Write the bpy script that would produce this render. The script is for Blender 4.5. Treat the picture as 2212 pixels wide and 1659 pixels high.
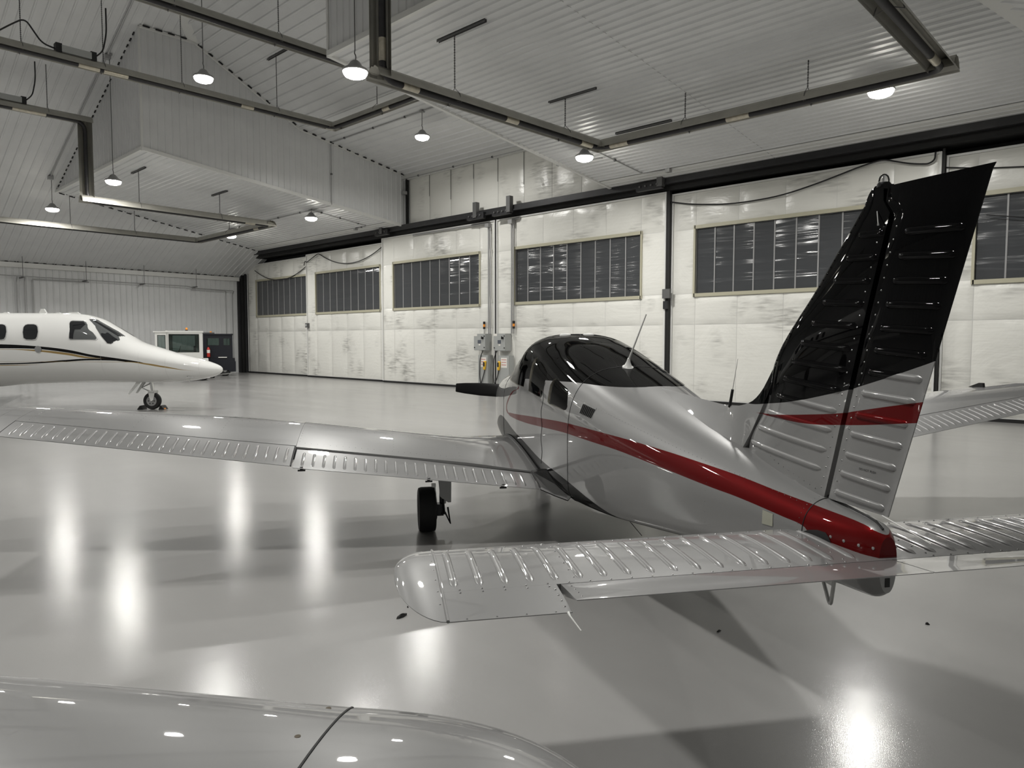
import bpy, bmesh, math, random
from mathutils import Vector, Matrix
random.seed(7)
for o in list(bpy.data.objects): bpy.data.objects.remove(o)
SC = bpy.context.scene; COL = SC.collection
PI = math.pi
# ------------------------------------------------------------------ camera, world, exposure
CAM_H = 1.83; YAW = 0.7586; PITCH = 0.0605; ROLL = 0.0009
cd = bpy.data.cameras.new('camera'); cam = bpy.data.objects.new('camera', cd); COL.objects.link(cam)
cd.sensor_fit = 'HORIZONTAL'; cd.sensor_width = 36.0; cd.lens = 36.0*1534/2212
cd.clip_start = 0.05; cd.clip_end = 200
fw = Vector((-math.sin(YAW)*math.cos(PITCH), math.cos(YAW)*math.cos(PITCH), -math.sin(PITCH)))
r0 = Vector((math.cos(YAW), math.sin(YAW), 0)); u0 = r0.cross(fw)
rr = math.cos(ROLL)*r0 + math.sin(ROLL)*u0; uu = -math.sin(ROLL)*r0 + math.cos(ROLL)*u0
cam.matrix_world = Matrix(((rr.x, uu.x, -fw.x, 0), (rr.y, uu.y, -fw.y, 0), (rr.z, uu.z, -fw.z, CAM_H), (0, 0, 0, 1)))
SC.camera = cam
wd = bpy.data.worlds.new('night'); SC.world = wd; wd.use_nodes = True
wd.node_tree.nodes['Background'].inputs[0].default_value = (0.02, 0.022, 0.025, 1)
wd.node_tree.nodes['Background'].inputs[1].default_value = 0.15
SC.view_settings.view_transform = 'Standard'; SC.view_settings.look = 'None'
SC.view_settings.gamma = 1.0; SC.view_settings.use_curve_mapping = False
SC.view_settings.exposure = 0.0
LAMP_W = 222.0          # each high bay lamp
LAMP_COL = (1.0, 0.985, 0.95)

# ------------------------------------------------------------------ materials
MATS = {}
def nd(nt, t, **kw):
    n = nt.nodes.new(t)
    for k, v in kw.items():
        if k.startswith('i_'): n.inputs[k[2:].replace('_', ' ')].default_value = v
        else: setattr(n, k, v)
    return n
def mat(name, col, rough=0.5, metal=0.0, coat=0.0, coat_rough=0.03, noise=0, nscale=5.0, bump=0, bscale=40.0, spec=0.5, emit=None, estr=0, trans=0, ior=1.45, alpha=1.0, stretch=(1, 1, 1), bdist=0.01, rvar=0):
    if name in MATS: return MATS[name]
    m = bpy.data.materials.new(name); m.use_nodes = True; MATS[name] = m
    nt = m.node_tree; b = nt.nodes['Principled BSDF']; L = nt.links.new
    b.inputs['Base Color'].default_value = (*col, 1); b.inputs['Roughness'].default_value = rough
    b.inputs['Metallic'].default_value = metal; b.inputs['Coat Weight'].default_value = coat
    b.inputs['Coat Roughness'].default_value = coat_rough; b.inputs['Specular IOR Level'].default_value = spec
    b.inputs['Transmission Weight'].default_value = trans; b.inputs['IOR'].default_value = ior
    b.inputs['Alpha'].default_value = alpha
    if emit: b.inputs['Emission Color'].default_value = (*emit, 1); b.inputs['Emission Strength'].default_value = estr
    if noise or bump or rvar:
        tc = nd(nt, 'ShaderNodeTexCoord'); mp = nd(nt, 'ShaderNodeMapping'); L(tc.outputs['Object'], mp.inputs[0])
        mp.inputs['Scale'].default_value = stretch
    if noise or rvar:
        n = nd(nt, 'ShaderNodeTexNoise', i_Scale=nscale, i_Detail=6.0, i_Roughness=0.6); L(mp.outputs[0], n.inputs['Vector'])
    if noise:
        r = nd(nt, 'ShaderNodeMapRange'); L(n.outputs['Fac'], r.inputs[0])
        r.inputs[1].default_value = 0.3; r.inputs[2].default_value = 0.7; r.inputs[3].default_value = 1-noise; r.inputs[4].default_value = 1+noise*0.4
        v = nd(nt, 'ShaderNodeMix', data_type='RGBA', blend_type='MULTIPLY'); v.inputs[0].default_value = 1
        v.inputs[6].default_value = (*col, 1); L(r.outputs[0], v.inputs[7]); L(v.outputs[2], b.inputs['Base Color'])
    if rvar:
        r2 = nd(nt, 'ShaderNodeMapRange'); L(n.outputs['Fac'], r2.inputs[0])
        r2.inputs[1].default_value = 0.3; r2.inputs[2].default_value = 0.7; r2.inputs[3].default_value = rough-rvar; r2.inputs[4].default_value = rough+rvar
        L(r2.outputs[0], b.inputs['Roughness'])
    if bump:
        n2 = nd(nt, 'ShaderNodeTexNoise', i_Scale=bscale, i_Detail=3.0); L(mp.outputs[0], n2.inputs['Vector'])
        bp = nd(nt, 'ShaderNodeBump', i_Strength=bump, i_Distance=bdist); L(n2.outputs['Fac'], bp.inputs['Height']); L(bp.outputs[0], b.inputs['Normal'])
    return m
M_sheet = mat('white ribbed sheet metal', (0.64, 0.645, 0.645), 0.33, 0.0, spec=0.6, noise=0.06, nscale=1.5, bump=0.15, bscale=2.0, bdist=0.02)
M_trim = mat('white sheet trim', (0.66, 0.66, 0.64), 0.35)
M_black = mat('black rubber', (0.008, 0.008, 0.008), 0.6)
M_dark = mat('dark track steel', (0.030, 0.030, 0.032), 0.45, 0.3, noise=0.2, nscale=3)
M_steel = mat('galvanised steel', (0.42, 0.42, 0.41), 0.38, 0.85, noise=0.15, nscale=8)
M_conduit = mat('conduit grey', (0.40, 0.40, 0.40), 0.4, 0.6)
M_strut = mat('strut channel steel', (0.13, 0.13, 0.13), 0.5, 0.5)
M_tube = mat('burnt heater tube', (0.035, 0.034, 0.036), 0.5, 0.3, noise=0.2, nscale=6)
M_sleeve = mat('tube coupling sleeve', (0.55, 0.51, 0.42), 0.35, 0.7, noise=0.25, nscale=9)
M_refl = mat('aluminium reflector', (0.40, 0.39, 0.35), 0.45, 0.6, noise=0.12, nscale=3)
M_cream = mat('window frame cream', (0.42, 0.40, 0.30), 0.5)
M_boxgrey = mat('electrical cabinet grey', (0.36, 0.37, 0.36), 0.45)
M_yellow = mat('pendant yellow', (0.75, 0.45, 0.04), 0.45)
M_red = mat('signal red', (0.45, 0.03, 0.02), 0.4)
M_amber = mat('amber lens', (0.8, 0.28, 0.03), 0.3)
M_paper = mat('white placard', (0.75, 0.73, 0.68), 0.7)
M_cable = mat('black cable', (0.012, 0.012, 0.013), 0.5)

def liner_mat():
    m = mat('white vinyl door liner', (0.72, 0.715, 0.67), 0.32); nt = m.node_tree; L = nt.links.new; b = nt.nodes['Principled BSDF']
    g = nd(nt, 'ShaderNodeNewGeometry')
    mp = nd(nt, 'ShaderNodeMapping'); L(g.outputs['Position'], mp.inputs[0]); mp.inputs['Scale'].default_value = (1, 1, 1)
    # scuffs: streaky grey smudges
    mp2 = nd(nt, 'ShaderNodeMapping'); L(g.outputs['Position'], mp2.inputs[0]); mp2.inputs['Scale'].default_value = (0.75, 1, 0.62)
    n1 = nd(nt, 'ShaderNodeTexNoise', i_Scale=1.0, i_Detail=2.0); L(mp2.outputs[0], n1.inputs['Vector'])
    mp3 = nd(nt, 'ShaderNodeMapping'); L(g.outputs['Position'], mp3.inputs[0]); mp3.inputs['Scale'].default_value = (2.0, 1, 14.0)
    n2 = nd(nt, 'ShaderNodeTexNoise', i_Scale=1.0, i_Detail=5.0); L(mp3.outputs[0], n2.inputs['Vector'])
    r1 = nd(nt, 'ShaderNodeMapRange'); L(n1.outputs['Fac'], r1.inputs[0]); r1.inputs[1].default_value = 0.53; r1.inputs[2].default_value = 0.70
    r2 = nd(nt, 'ShaderNodeMapRange'); L(n2.outputs['Fac'], r2.inputs[0]); r2.inputs[1].default_value = 0.40; r2.inputs[2].default_value = 0.75
    mu = nd(nt, 'ShaderNodeMath', operation='MULTIPLY'); L(r1.outputs[0], mu.inputs[0]); L(r2.outputs[0], mu.inputs[1])
    # the scuffs sit on the lower half and a band above the windows of the outer leaves
    mx = nd(nt, 'ShaderNodeMix', data_type='RGBA'); L(mu.outputs[0], mx.inputs[0])
    mx.inputs[6].default_value = (0.72, 0.715, 0.67, 1); mx.inputs[7].default_value = (0.20, 0.195, 0.18, 1)
    L(mx.outputs[2], b.inputs['Base Color'])
    # wrinkles
    w1 = nd(nt, 'ShaderNodeTexNoise', i_Scale=0.9, i_Detail=4.0, i_Roughness=0.62, i_Distortion=0.6); L(mp.outputs[0], w1.inputs['Vector'])
    mp4 = nd(nt, 'ShaderNodeMapping'); L(g.outputs['Position'], mp4.inputs[0]); mp4.inputs['Rotation'].default_value = (0, 0.9, 0); mp4.inputs['Scale'].default_value = (1.2, 1, 9.0)
    w2 = nd(nt, 'ShaderNodeTexNoise', i_Scale=1.0, i_Detail=2.0, i_Distortion=0.4); L(mp4.outputs[0], w2.inputs['Vector'])
    ad = nd(nt, 'ShaderNodeMath', operation='MULTIPLY_ADD'); L(w2.outputs['Fac'], ad.inputs[0]); ad.inputs[1].default_value = 0.22; L(w1.outputs['Fac'], ad.inputs[2])
    bp = nd(nt, 'ShaderNodeBump', i_Strength=0.5, i_Distance=0.06); L(ad.outputs[0], bp.inputs['Height']); L(bp.outputs[0], b.inputs['Normal'])
    b.inputs['Roughness'].default_value = 0.28
    return m
M_liner = liner_mat()
def pane_mat():
    m = mat('grey polycarbonate glazing', (0.060, 0.063, 0.067), 0.11, spec=0.6); nt = m.node_tree; L = nt.links.new; b = nt.nodes['Principled BSDF']
    g = nd(nt, 'ShaderNodeNewGeometry')
    mp = nd(nt, 'ShaderNodeMapping'); L(g.outputs['Position'], mp.inputs[0]); mp.inputs['Scale'].default_value = (0.22, 1, 2.6)
    w1 = nd(nt, 'ShaderNodeTexNoise', i_Scale=1.0, i_Detail=2.5, i_Distortion=0.5); L(mp.outputs[0], w1.inputs['Vector'])
    bp = nd(nt, 'ShaderNodeBump', i_Strength=0.55, i_Distance=0.09); L(w1.outputs['Fac'], bp.inputs['Height']); L(bp.outputs[0], b.inputs['Normal'])
    return m
M_pane = pane_mat()
M_flute = mat('glazing joint strip', (0.30, 0.30, 0.30), 0.3)
def floor_mat():
    m = mat('grey epoxy floor', (0.5, 0.5, 0.48), 0.2); nt = m.node_tree; L = nt.links.new; b = nt.nodes['Principled BSDF']
    g = nd(nt, 'ShaderNodeNewGeometry')
    n1 = nd(nt, 'ShaderNodeTexNoise', i_Scale=0.35, i_Detail=7.0, i_Roughness=0.65, i_Distortion=0.8); L(g.outputs['Position'], n1.inputs['Vector'])
    mpb = nd(nt, 'ShaderNodeMapping'); L(g.outputs['Position'], mpb.inputs[0]); mpb.inputs['Rotation'].default_value = (0, 0, 0.5); mpb.inputs['Scale'].default_value = (0.25, 1.6, 1)
    n2 = nd(nt, 'ShaderNodeTexNoise', i_Scale=0.8, i_Detail=4.0); L(mpb.outputs[0], n2.inputs['Vector'])
    mul = nd(nt, 'ShaderNodeMath', operation='ADD'); L(n1.outputs['Fac'], mul.inputs[0]); L(n2.outputs['Fac'], mul.inputs[1])
    r = nd(nt, 'ShaderNodeMapRange'); L(mul.outputs[0], r.inputs[0]); r.inputs[1].default_value = 0.7; r.inputs[2].default_value = 1.3
    mx = nd(nt, 'ShaderNodeMix', data_type='RGBA'); L(r.outputs[0], mx.inputs[0])
    mx.inputs[6].default_value = (0.250, 0.247, 0.241, 1); mx.inputs[7].default_value = (0.305, 0.301, 0.293, 1)
    # dark scuffs and tyre smears
    mp = nd(nt, 'ShaderNodeMapping'); L(g.outputs['Position'], mp.inputs[0]); mp.inputs['Rotation'].default_value = (0, 0, -0.3); mp.inputs['Scale'].default_value = (1.0, 5.0, 1)
    n3 = nd(nt, 'ShaderNodeTexNoise', i_Scale=1.3, i_Detail=8.0, i_Roughness=0.75, i_Distortion=2.2); L(mp.outputs[0], n3.inputs['Vector'])
    r3 = nd(nt, 'ShaderNodeMapRange'); L(n3.outputs['Fac'], r3.inputs[0]); r3.inputs[1].default_value = 0.64; r3.inputs[2].default_value = 0.80; r3.inputs[4].default_value = 0.28
    mx2 = nd(nt, 'ShaderNodeMix', data_type='RGBA'); L(r3.outputs[0], mx2.inputs[0]); L(mx.outputs[2], mx2.inputs[6]); mx2.inputs[7].default_value = (0.20, 0.185, 0.165, 1)
    L(mx2.outputs[2], b.inputs['Base Color'])
    rr_ = nd(nt, 'ShaderNodeMapRange'); L(n2.outputs['Fac'], rr_.inputs[0]); rr_.inputs[1].default_value = 0.3; rr_.inputs[2].default_value = 0.7; rr_.inputs[3].default_value = 0.30; rr_.inputs[4].default_value = 0.42
    L(rr_.outputs[0], b.inputs['Roughness'])
    n4 = nd(nt, 'ShaderNodeTexNoise', i_Scale=190.0, i_Detail=2.0); L(g.outputs['Position'], n4.inputs['Vector'])
    n5 = nd(nt, 'ShaderNodeTexNoise', i_Scale=1.1, i_Detail=3.0); L(g.outputs['Position'], n5.inputs['Vector'])
    b1 = nd(nt, 'ShaderNodeBump', i_Strength=0.35, i_Distance=0.0009); L(n4.outputs['Fac'], b1.inputs['Height'])
    b2 = nd(nt, 'ShaderNodeBump', i_Strength=0.12, i_Distance=0.02); L(n5.outputs['Fac'], b2.inputs['Height']); L(b1.outputs[0], b2.inputs['Normal'])
    L(b2.outputs[0], b.inputs['Normal']); b.inputs['Specular IOR Level'].default_value = 0.15; b.inputs['Coat Weight'].default_value = 0.58; b.inputs['Coat Roughness'].default_value = 0.135; L(b2.outputs[0], b.inputs['Coat Normal'])
    return m
M_floor = floor_mat()

# ------------------------------------------------------------------ helpers
def link(name, me, m=None, parent=None, smooth=False, angle=None):
    o = bpy.data.objects.new(name, me); COL.objects.link(o)
    if m is not None:
        for x in (m if isinstance(m, (list, tuple)) else [m]): me.materials.append(x)
    if parent is not None: o.parent = parent
    if smooth:
        me.shade_smooth()
        if angle is not None: me.set_sharp_from_angle(angle=math.radians(angle))
    return o
def empty(name, loc=(0, 0, 0), rotz=0.0, parent=None):
    o = bpy.data.objects.new(name, None); COL.objects.link(o); o.location = loc; o.rotation_euler = (0, 0, rotz)
    o.empty_display_size = 0.1
    if parent: o.parent = parent
    return o
def tag(o, label, cat, group=None):
    o['label'] = label; o['category'] = cat
    if group: o['group'] = group
    return o
def struct(o, label=None):
    o['kind'] = 'structure'
    if label: o['label'] = label
    return o
class MB:
    def __init__(s): s.v = []; s.f = []; s.mi = []
    def add(s, vs, fs, mi=0):
        k = len(s.v); s.v += [tuple(x) for x in vs]; s.f += [tuple(i+k for i in f) for f in fs]; s.mi += [mi]*len(fs); return s
    def box(s, lo, hi, mi=0, M=None):
        (a, b, c), (d, e, f) = lo, hi
        vs = [Vector(t) for t in ((a,b,c),(d,b,c),(d,e,c),(a,e,c),(a,b,f),(d,b,f),(d,e,f),(a,e,f))]
        if M is not None: vs = [M @ x for x in vs]
        return s.add(vs, [(0,3,2,1),(4,5,6,7),(0,1,5,4),(1,2,6,5),(2,3,7,6),(3,0,4,7)], mi)
    def tube(s, path, r, n=8, mi=0, caps=True, closed=False):
        P = [Vector(x) for x in path]; N = len(P); rings = []
        rs = r if isinstance(r, (list, tuple)) else [r]*N
        prev = None
        for i in range(N):
            if closed: t = (P[(i+1) % N]-P[i-1]).normalized()
            else: t = (P[min(i+1, N-1)]-P[max(i-1, 0)]).normalized()
            if prev is None:
                a = Vector((0, 0, 1)) if abs(t.z) < 0.9 else Vector((1, 0, 0))
                x = t.cross(a).normalized()
            else:
                x = (prev - t*prev.dot(t)); x = x.normalized() if x.length > 1e-6 else t.orthogonal().normalized()
            prev = x; y = t.cross(x)
            rings.append([P[i]+(x*math.cos(2*PI*k/n)+y*math.sin(2*PI*k/n))*rs[i] for k in range(n)])
        vs = [q for rg in rings for q in rg]; fs = []
        for i in range(N if closed else N-1):
            j = (i+1) % N
            for k in range(n):
                k2 = (k+1) % n; fs.append((i*n+k, i*n+k2, j*n+k2, j*n+k))
        if caps and not closed:
            fs.append(tuple(range(n-1, -1, -1))); fs.append(tuple((N-1)*n+k for k in range(n)))
        return s.add(vs, fs, mi)
    def lathe(s, prof, n=24, mi=0, M=None, caps=True):     # prof: (r, z)
        vs = []; fs = []
        for r, z in prof:
            for k in range(n): vs.append(Vector((r*math.cos(2*PI*k/n), r*math.sin(2*PI*k/n), z)))
        for i in range(len(prof)-1):
            for k in range(n):
                k2 = (k+1) % n; fs.append((i*n+k, i*n+k2, (i+1)*n+k2, (i+1)*n+k))
        if caps:
            fs.append(tuple(range(n-1, -1, -1))); fs.append(tuple((len(prof)-1)*n+k for k in range(n)))
        if M is not None: vs = [M @ x for x in vs]
        return s.add(vs, fs, mi)
    def prism(s, pts, d, mi=0):      # pts: 3-D polygon, d: extrusion vector
        P = [Vector(x) for x in pts]; n = len(P); d = Vector(d)
        vs = P+[x+d for x in P]
        fs = [tuple(range(n-1, -1, -1)), tuple(range(n, 2*n))]+[(i, (i+1) % n, n+(i+1) % n, n+i) for i in range(n)]
        return s.add(vs, fs, mi)
    def grid(s, fn, nu, nv, mi=0):
        vs = [fn(i/nu, j/nv) for j in range(nv+1) for i in range(nu+1)]; w = nu+1
        fs = [(j*w+i, j*w+i+1, (j+1)*w+i+1, (j+1)*w+i) for j in range(nv) for i in range(nu)]
        return s.add(vs, fs, mi)
    def mesh(s, name='m', fix=True):
        me = bpy.data.meshes.new(name); me.from_pydata(s.v, [], s.f); me.polygons.foreach_set('material_index', s.mi)
        if fix:
            bm = bmesh.new(); bm.from_mesh(me); bmesh.ops.recalc_face_normals(bm, faces=bm.faces); bm.to_mesh(me); bm.free()
        me.update(); return me
    def build(s, name, m, parent=None, smooth=False, angle=40, fix=True):
        return link(name, s.mesh(name, fix), m, parent, smooth, angle)
def rounded(path, r, n=5):      # fillet the corners of a polyline
    P = [Vector(x) for x in path]; out = [P[0]]
    for i in range(1, len(P)-1):
        a = (P[i-1]-P[i]); b = (P[i+1]-P[i]); d = min(r, a.length*0.49, b.length*0.49)
        p0 = P[i]+a.normalized()*d; p1 = P[i]+b.normalized()*d
        for k in range(n+1):
            t = k/n; out.append(p0*(1-t)**2+P[i]*2*t*(1-t)+p1*t*t)
    out.append(P[-1]); return out
def sag(a, b, d, n=14):
    a = Vector(a); b = Vector(b)
    return [a.lerp(b, k/n)-Vector((0, 0, d*4*(k/n)*(1-k/n))) for k in range(n+1)]

# ------------------------------------------------------------------ the hangar
XL, XM, XR = -39.57, -18.75, 2.07
YD, YB = 18.94, -9.0
YS = 8.5                        # front face of the lowered soffits
BAYL, BAYR = -24.10, -13.40     # raised tail bay
mx_ = lambda x: 2*XM-x
def zslant(X): return 5.45+0.40*((X if X <= XM else mx_(X))-XL)
def zsoff(Y): return 7.87-0.1178*(Y-YS)
def zp2(Y): return 11.638-0.521*(Y-10.2) if Y < 14 else 9.658-0.186*(Y-14)
def xhip(Y): return min(XM, BAYL+(10.2-Y)/0.768)
def xsoff(Y): return XL+(zsoff(Y)-5.45)/0.40
def corr(name, P0, du, dv, n, u0, u1, vlo, vhi, pitch=0.305, dep=0.032, m=None, extra=()):
    """ribbed sheet: ribs run along dv, repeat along du, stand proud along n"""
    P0, du, dv, n = Vector(P0), Vector(du).normalized(), Vector(dv).normalized(), Vector(n).normalized()
    us = set([u0, u1]+[e for e in extra if u0 < e < u1]); k = math.floor(u0/pitch)-1
    prof = ((0.0, 0), (0.08, 1), (0.18, 1), (0.26, 0))
    hs = {}
    while k*pitch < u1+pitch:
        for a, hh in prof:
            x = k*pitch+a*pitch
            if u0 < x < u1: us.add(x)
        k += 1
    def hgt(x):
        a = (x/pitch) % 1.0
        if a < 0.08: return a/0.08
        if a < 0.18: return 1
        if a < 0.26: return (0.26-a)/0.08
        return 0
    us = sorted(us); vs = []
    for x in us:
        o = P0+du*x+n*(dep*hgt(x))
        lo, hi = (vlo(x) if callable(vlo) else vlo), (vhi(x) if callable(vhi) else vhi)
        vs += [o+dv*lo, o+dv*max(hi, lo+1e-4)]
    fs = [(2*i, 2*i+2, 2*i+3, 2*i+1) for i in range(len(us)-1)]
    mb = MB(); mb.add(vs, fs); return struct(mb.build(name, m or M_sheet, fix=False))
# floor
fl = MB(); fl.add([(XL-0.3, YB-0.3, 0), (XR+0.3, YB-0.3, 0), (XR+0.3, YD+1.0, 0), (XL-0.3, YD+1.0, 0), (XL-0.3, YB-0.3, -0.2), (XR+0.3, YB-0.3, -0.2), (XR+0.3, YD+1.0, -0.2), (XL-0.3, YD+1.0, -0.2)],
       [(0, 1, 2, 3), (7, 6, 5, 4), (0, 4, 5, 1), (1, 5, 6, 2), (2, 6, 7, 3), (3, 7, 4, 0)])
struct(fl.build('floor', M_floor), 'glossy grey epoxy hangar floor')
# walls
corr('wall_left', (XL, 0, 0), (0, 1, 0), (0, 0, 1), (1, 0, 0), YB, YD+0.6, 0.0, 5.45, pitch=0.27, dep=0.03)
corr('wall_right', (XR, 0, 0), (0, 1, 0), (0, 0, 1), (-1, 0, 0), YB, YD+0.6, 0.0, 5.45, pitch=0.27, dep=0.03)
corr('wall_back', (0, YB, 0), (1, 0, 0), (0, 0, 1), (0, 1, 0), XL, XR, 0.0, lambda x: zslant(x), pitch=0.46, dep=0.03, extra=[XM])
mb = MB(); mb.add([(XL-.2, YD+0.75, 0), (XR+.2, YD+0.75, 0), (XR+.2, YD+0.75, 9.2), (XL-.2, YD+0.75, 9.2)], [(0, 1, 2, 3)]); struct(mb.build('wall_front', M_dark))
# roof: two ribbed slopes meeting at a ridge, hipped towards the doors
sl = math.sqrt(1+0.4**2); sx = 1/sl; sz = 0.4/sl
for side in (-1, 1):
    x0 = XL if side < 0 else XR; dv = (-side*sx, 0, sz); nn = (-side*-sz*1.0 if False else side*-sz*-1.0*-1.0, 0, -sx)
    nn = Vector((sz if side < 0 else -sz, 0, -sx))
    S = lambda X: (X-XL)*sl                      # distance up the slope for a left-side X
    nm = 'ceiling_left' if side < 0 else 'ceiling_right'
    corr(nm, (x0, 0, 5.45), (0, 1, 0), dv, nn, YB, YS, 0.0, lambda y: S(xhip(y)), extra=[6.09], pitch=0.305, dep=0.028)
    corr(nm, (x0, 0, 5.45), (0, 1, 0), dv, nn, YS, YD+0.6, 0.0, lambda y: S(xsoff(y)), pitch=0.305, dep=0.028)
    corr(nm, (x0, 0, 5.45), (0, 1, 0), dv, nn, YS, 10.2, S(BAYL), lambda y: S(xhip(y)), pitch=0.305, dep=0.028)
ha = math.sqrt(1+0.521**2); hb = math.sqrt(1+0.186**2)
def _lo(u): Y = 6.09+u/ha; return (xhip(Y) if Y < 10.2 else BAYL)-XM
corr('ceiling_hip', (XM, 6.09, zp2(6.09)), (0, 1/ha, -0.521/ha), (1, 0, 0), (0, -0.521/ha, -1/ha), 0, (14-6.09)*ha, _lo, lambda u: -_lo(u), pitch=0.34)
corr('ceiling_bay', (XM, 14, zp2(14)), (0, 1/hb, -0.186/hb), (1, 0, 0), (0, -0.186/hb, -1/hb), 0, (YD-14+0.3)*hb, BAYL-XM, BAYR-XM, pitch=0.34)
hs_ = math.sqrt(1+0.1178**2)
for side in (-1, 1):
    def _a(u): return xsoff(YS+u/hs_)-XM
    corr('ceiling_soffit_left' if side < 0 else 'ceiling_soffit_right', (XM, YS, zsoff(YS)), (0, 1/hs_, -0.1178/hs_), (-side, 0, 0), (0, -0.1178/hs_, -1/hs_), 0, (YD-YS+0.1)*hs_, _a, BAYL-XM, pitch=0.21, dep=0.03)
    bx = BAYL if side < 0 else BAYR
    corr('wall_bay_left' if side < 0 else 'wall_bay_right', (bx, 0, 0), (0, 1, 0), (0, 0, 1), (-side, 0, 0), YS, YD+0.25, lambda y: zsoff(y), lambda y: min(11.638, zp2(y)), pitch=0.23, dep=0.02, extra=[10.2, 14])
    xa, xb = (xsoff(YS), BAYL) if side < 0 else (BAYR, mx_(xsoff(YS)))
    corr('wall_soffit_left' if side < 0 else 'wall_soffit_right', (0, YS, 0), (1, 0, 0), (0, 0, 1), (0, -1, 0), xa, xb, zsoff(YS), lambda x: zslant(x), pitch=0.23, dep=0.02)
# trims (white angles along the folds) : each one a bar between two points
tn = 0
def trim(a, b, w, d, m=M_trim, up=(0, 0, 1), label=None):
    global tn; tn += 1
    a, b = Vector(a), Vector(b); t = (b-a).normalized(); x = t.cross(Vector(up)).normalized(); y = x.cross(t)
    mb = MB(); vs = []
    for P in (a, b):
        for i, j in ((-1, -1), (1, -1), (1, 1), (-1, 1)): vs.append(P+x*(w/2*i)+y*(d/2*j))
    mb.add(vs, [(0, 3, 2, 1), (4, 5, 6, 7), (0, 1, 5, 4), (1, 2, 6, 5), (2, 3, 7, 6), (3, 0, 4, 7)])
    return struct(mb.build('trim_%d' % tn, m), label)
trim((XL+0.07, YB, 5.33), (XL+0.07, YD, 5.33), 0.16, 0.22, label='white ledge trim along the top of the left wall')
for bx in (BAYL, BAYR):
    trim((bx, YS-0.02, zsoff(YS)), (bx, YD, zsoff(YD)), 0.09, 0.11)
trim((xsoff(YS), YS-0.01, zsoff(YS)), (BAYL, YS-0.01, zsoff(YS)), 0.09, 0.11); trim((BAYR, YS-0.01, zsoff(YS)), (mx_(xsoff(YS)), YS-0.01, zsoff(YS)), 0.09, 0.11)
trim((BAYL, 10.2, 11.6), (XM, 6.09, 13.74), 0.32, 0.05); trim((BAYR, 10.2, 11.6), (XM, 6.09, 13.74), 0.32, 0.05)
trim((BAYL+0.05, YS, 11.60), (BAYL+0.05, 10.2, 11.60), 0.08, 0.08); trim((BAYL+0.05, 10.2, 11.60), (BAYL+0.05, 14, 9.62), 0.08, 0.08); trim((BAYL+0.05, 14, 9.62), (BAYL+0.05, YD, 8.70), 0.08, 0.08)
trim((BAYL, YS, 7.8), (BAYL, YS, 11.6), 0.06, 0.06, up=(0, 1, 0)); trim((BAYR, YS, 7.8), (BAYR, YS, 11.6), 0.06, 0.06, up=(0, 1, 0))
trim((BAYL, YD-0.05, 8.66), (BAYR, YD-0.05, 8.66), 0.10, 0.22)
trim((mx_(xsoff(YS)), YS, zsoff(YS)-0.03), (mx_(xsoff(YD)), YD, zsoff(YD)-0.03), 0.26, 0.04)
# dark rib ends left open where ribbed sheets butt against a fold
def closures(par, a, b, off, pitch=0.38, L=0.16, h=0.035):
    a, b, off = Vector(a), Vector(b), Vector(off); n = int((b-a).length/pitch); t = (b-a).normalized(); y = Vector((0, 0, 1)); mb = MB()
    x = t.cross(y).normalized(); y = x.cross(t)
    for k in range(n):
        c = a+t*(k+0.5)*pitch+off; vs = []
        for s_ in (-1, 1):
            for i, j in ((-1, -1), (1, -1), (1, 1), (-1, 1)): vs.append(c+t*(s_*L/2)+x*(0.02*i)+y*(h/2*j))
        mb.add(vs, [(0, 3, 2, 1), (4, 5, 6, 7), (0, 1, 5, 4), (1, 2, 6, 5), (2, 3, 7, 6), (3, 0, 4, 7)])
    o = mb.build('rib_ends', M_black, bpy.data.objects[par]); o['kind'] = 'stuff'; return o
closures('wall_left', (XL+0.10, YB, 5.46), (XL+0.10, YD, 5.46), (0.0, 0, 0.01))
closures('wall_soffit_left', (xsoff(YS), YS-0.03, zsoff(YS)), (BAYL, YS-0.03, 11.63), (0, 0, 0.0), 0.30, 0.14)
closures('ceiling_soffit_left', (xsoff(YS), YS, zsoff(YS)-0.02), (xsoff(YD), YD, zsoff(YD)-0.02), (0, 0, -0.02), 0.42, 0.20)
closures('wall_bay_left', (BAYL+0.11, YS, 11.62), (BAYL+0.11, 10.2, 11.62), (0, 0, 0), 0.38, 0.2)
closures('wall_bay_left', (BAYL+0.11, 10.2, 11.60), (BAYL+0.11, 14, 9.62), (0, 0, 0), 0.38, 0.16)
closures('wall_bay_left', (BAYL+0.11, 14, 9.62), (BAYL+0.11, YD, 8.70), (0, 0, 0), 0.38, 0.16)
closures('ceiling_soffit_right', (BAYR-0.06, YS, zsoff(YS)-0.01), (BAYR-0.06, YD, zsoff(YD)-0.01), (0, 0, 0.02), 0.36, 0.2, 0.06)

# dark crimped lap joint of the sheets on the right soffit
mb = MB()
for k in range(48):
    y = YS+0.15+0.21*k; z = zsoff(y)
    for q in ((-0.006, 0.006),): mb.prism([(-8.08+q[0], y, z-0.031), (-8.08+q[1], y, z-0.031), (-8.08+q[1]+0.012, y+0.10, z-0.043), (-8.08+q[0]+0.012, y+0.10, z-0.043)], (0, 0, -0.004))
o = mb.build('sheet_lap', M_conduit, bpy.data.objects['ceiling_soffit_right']); o['kind'] = 'stuff'

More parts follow.
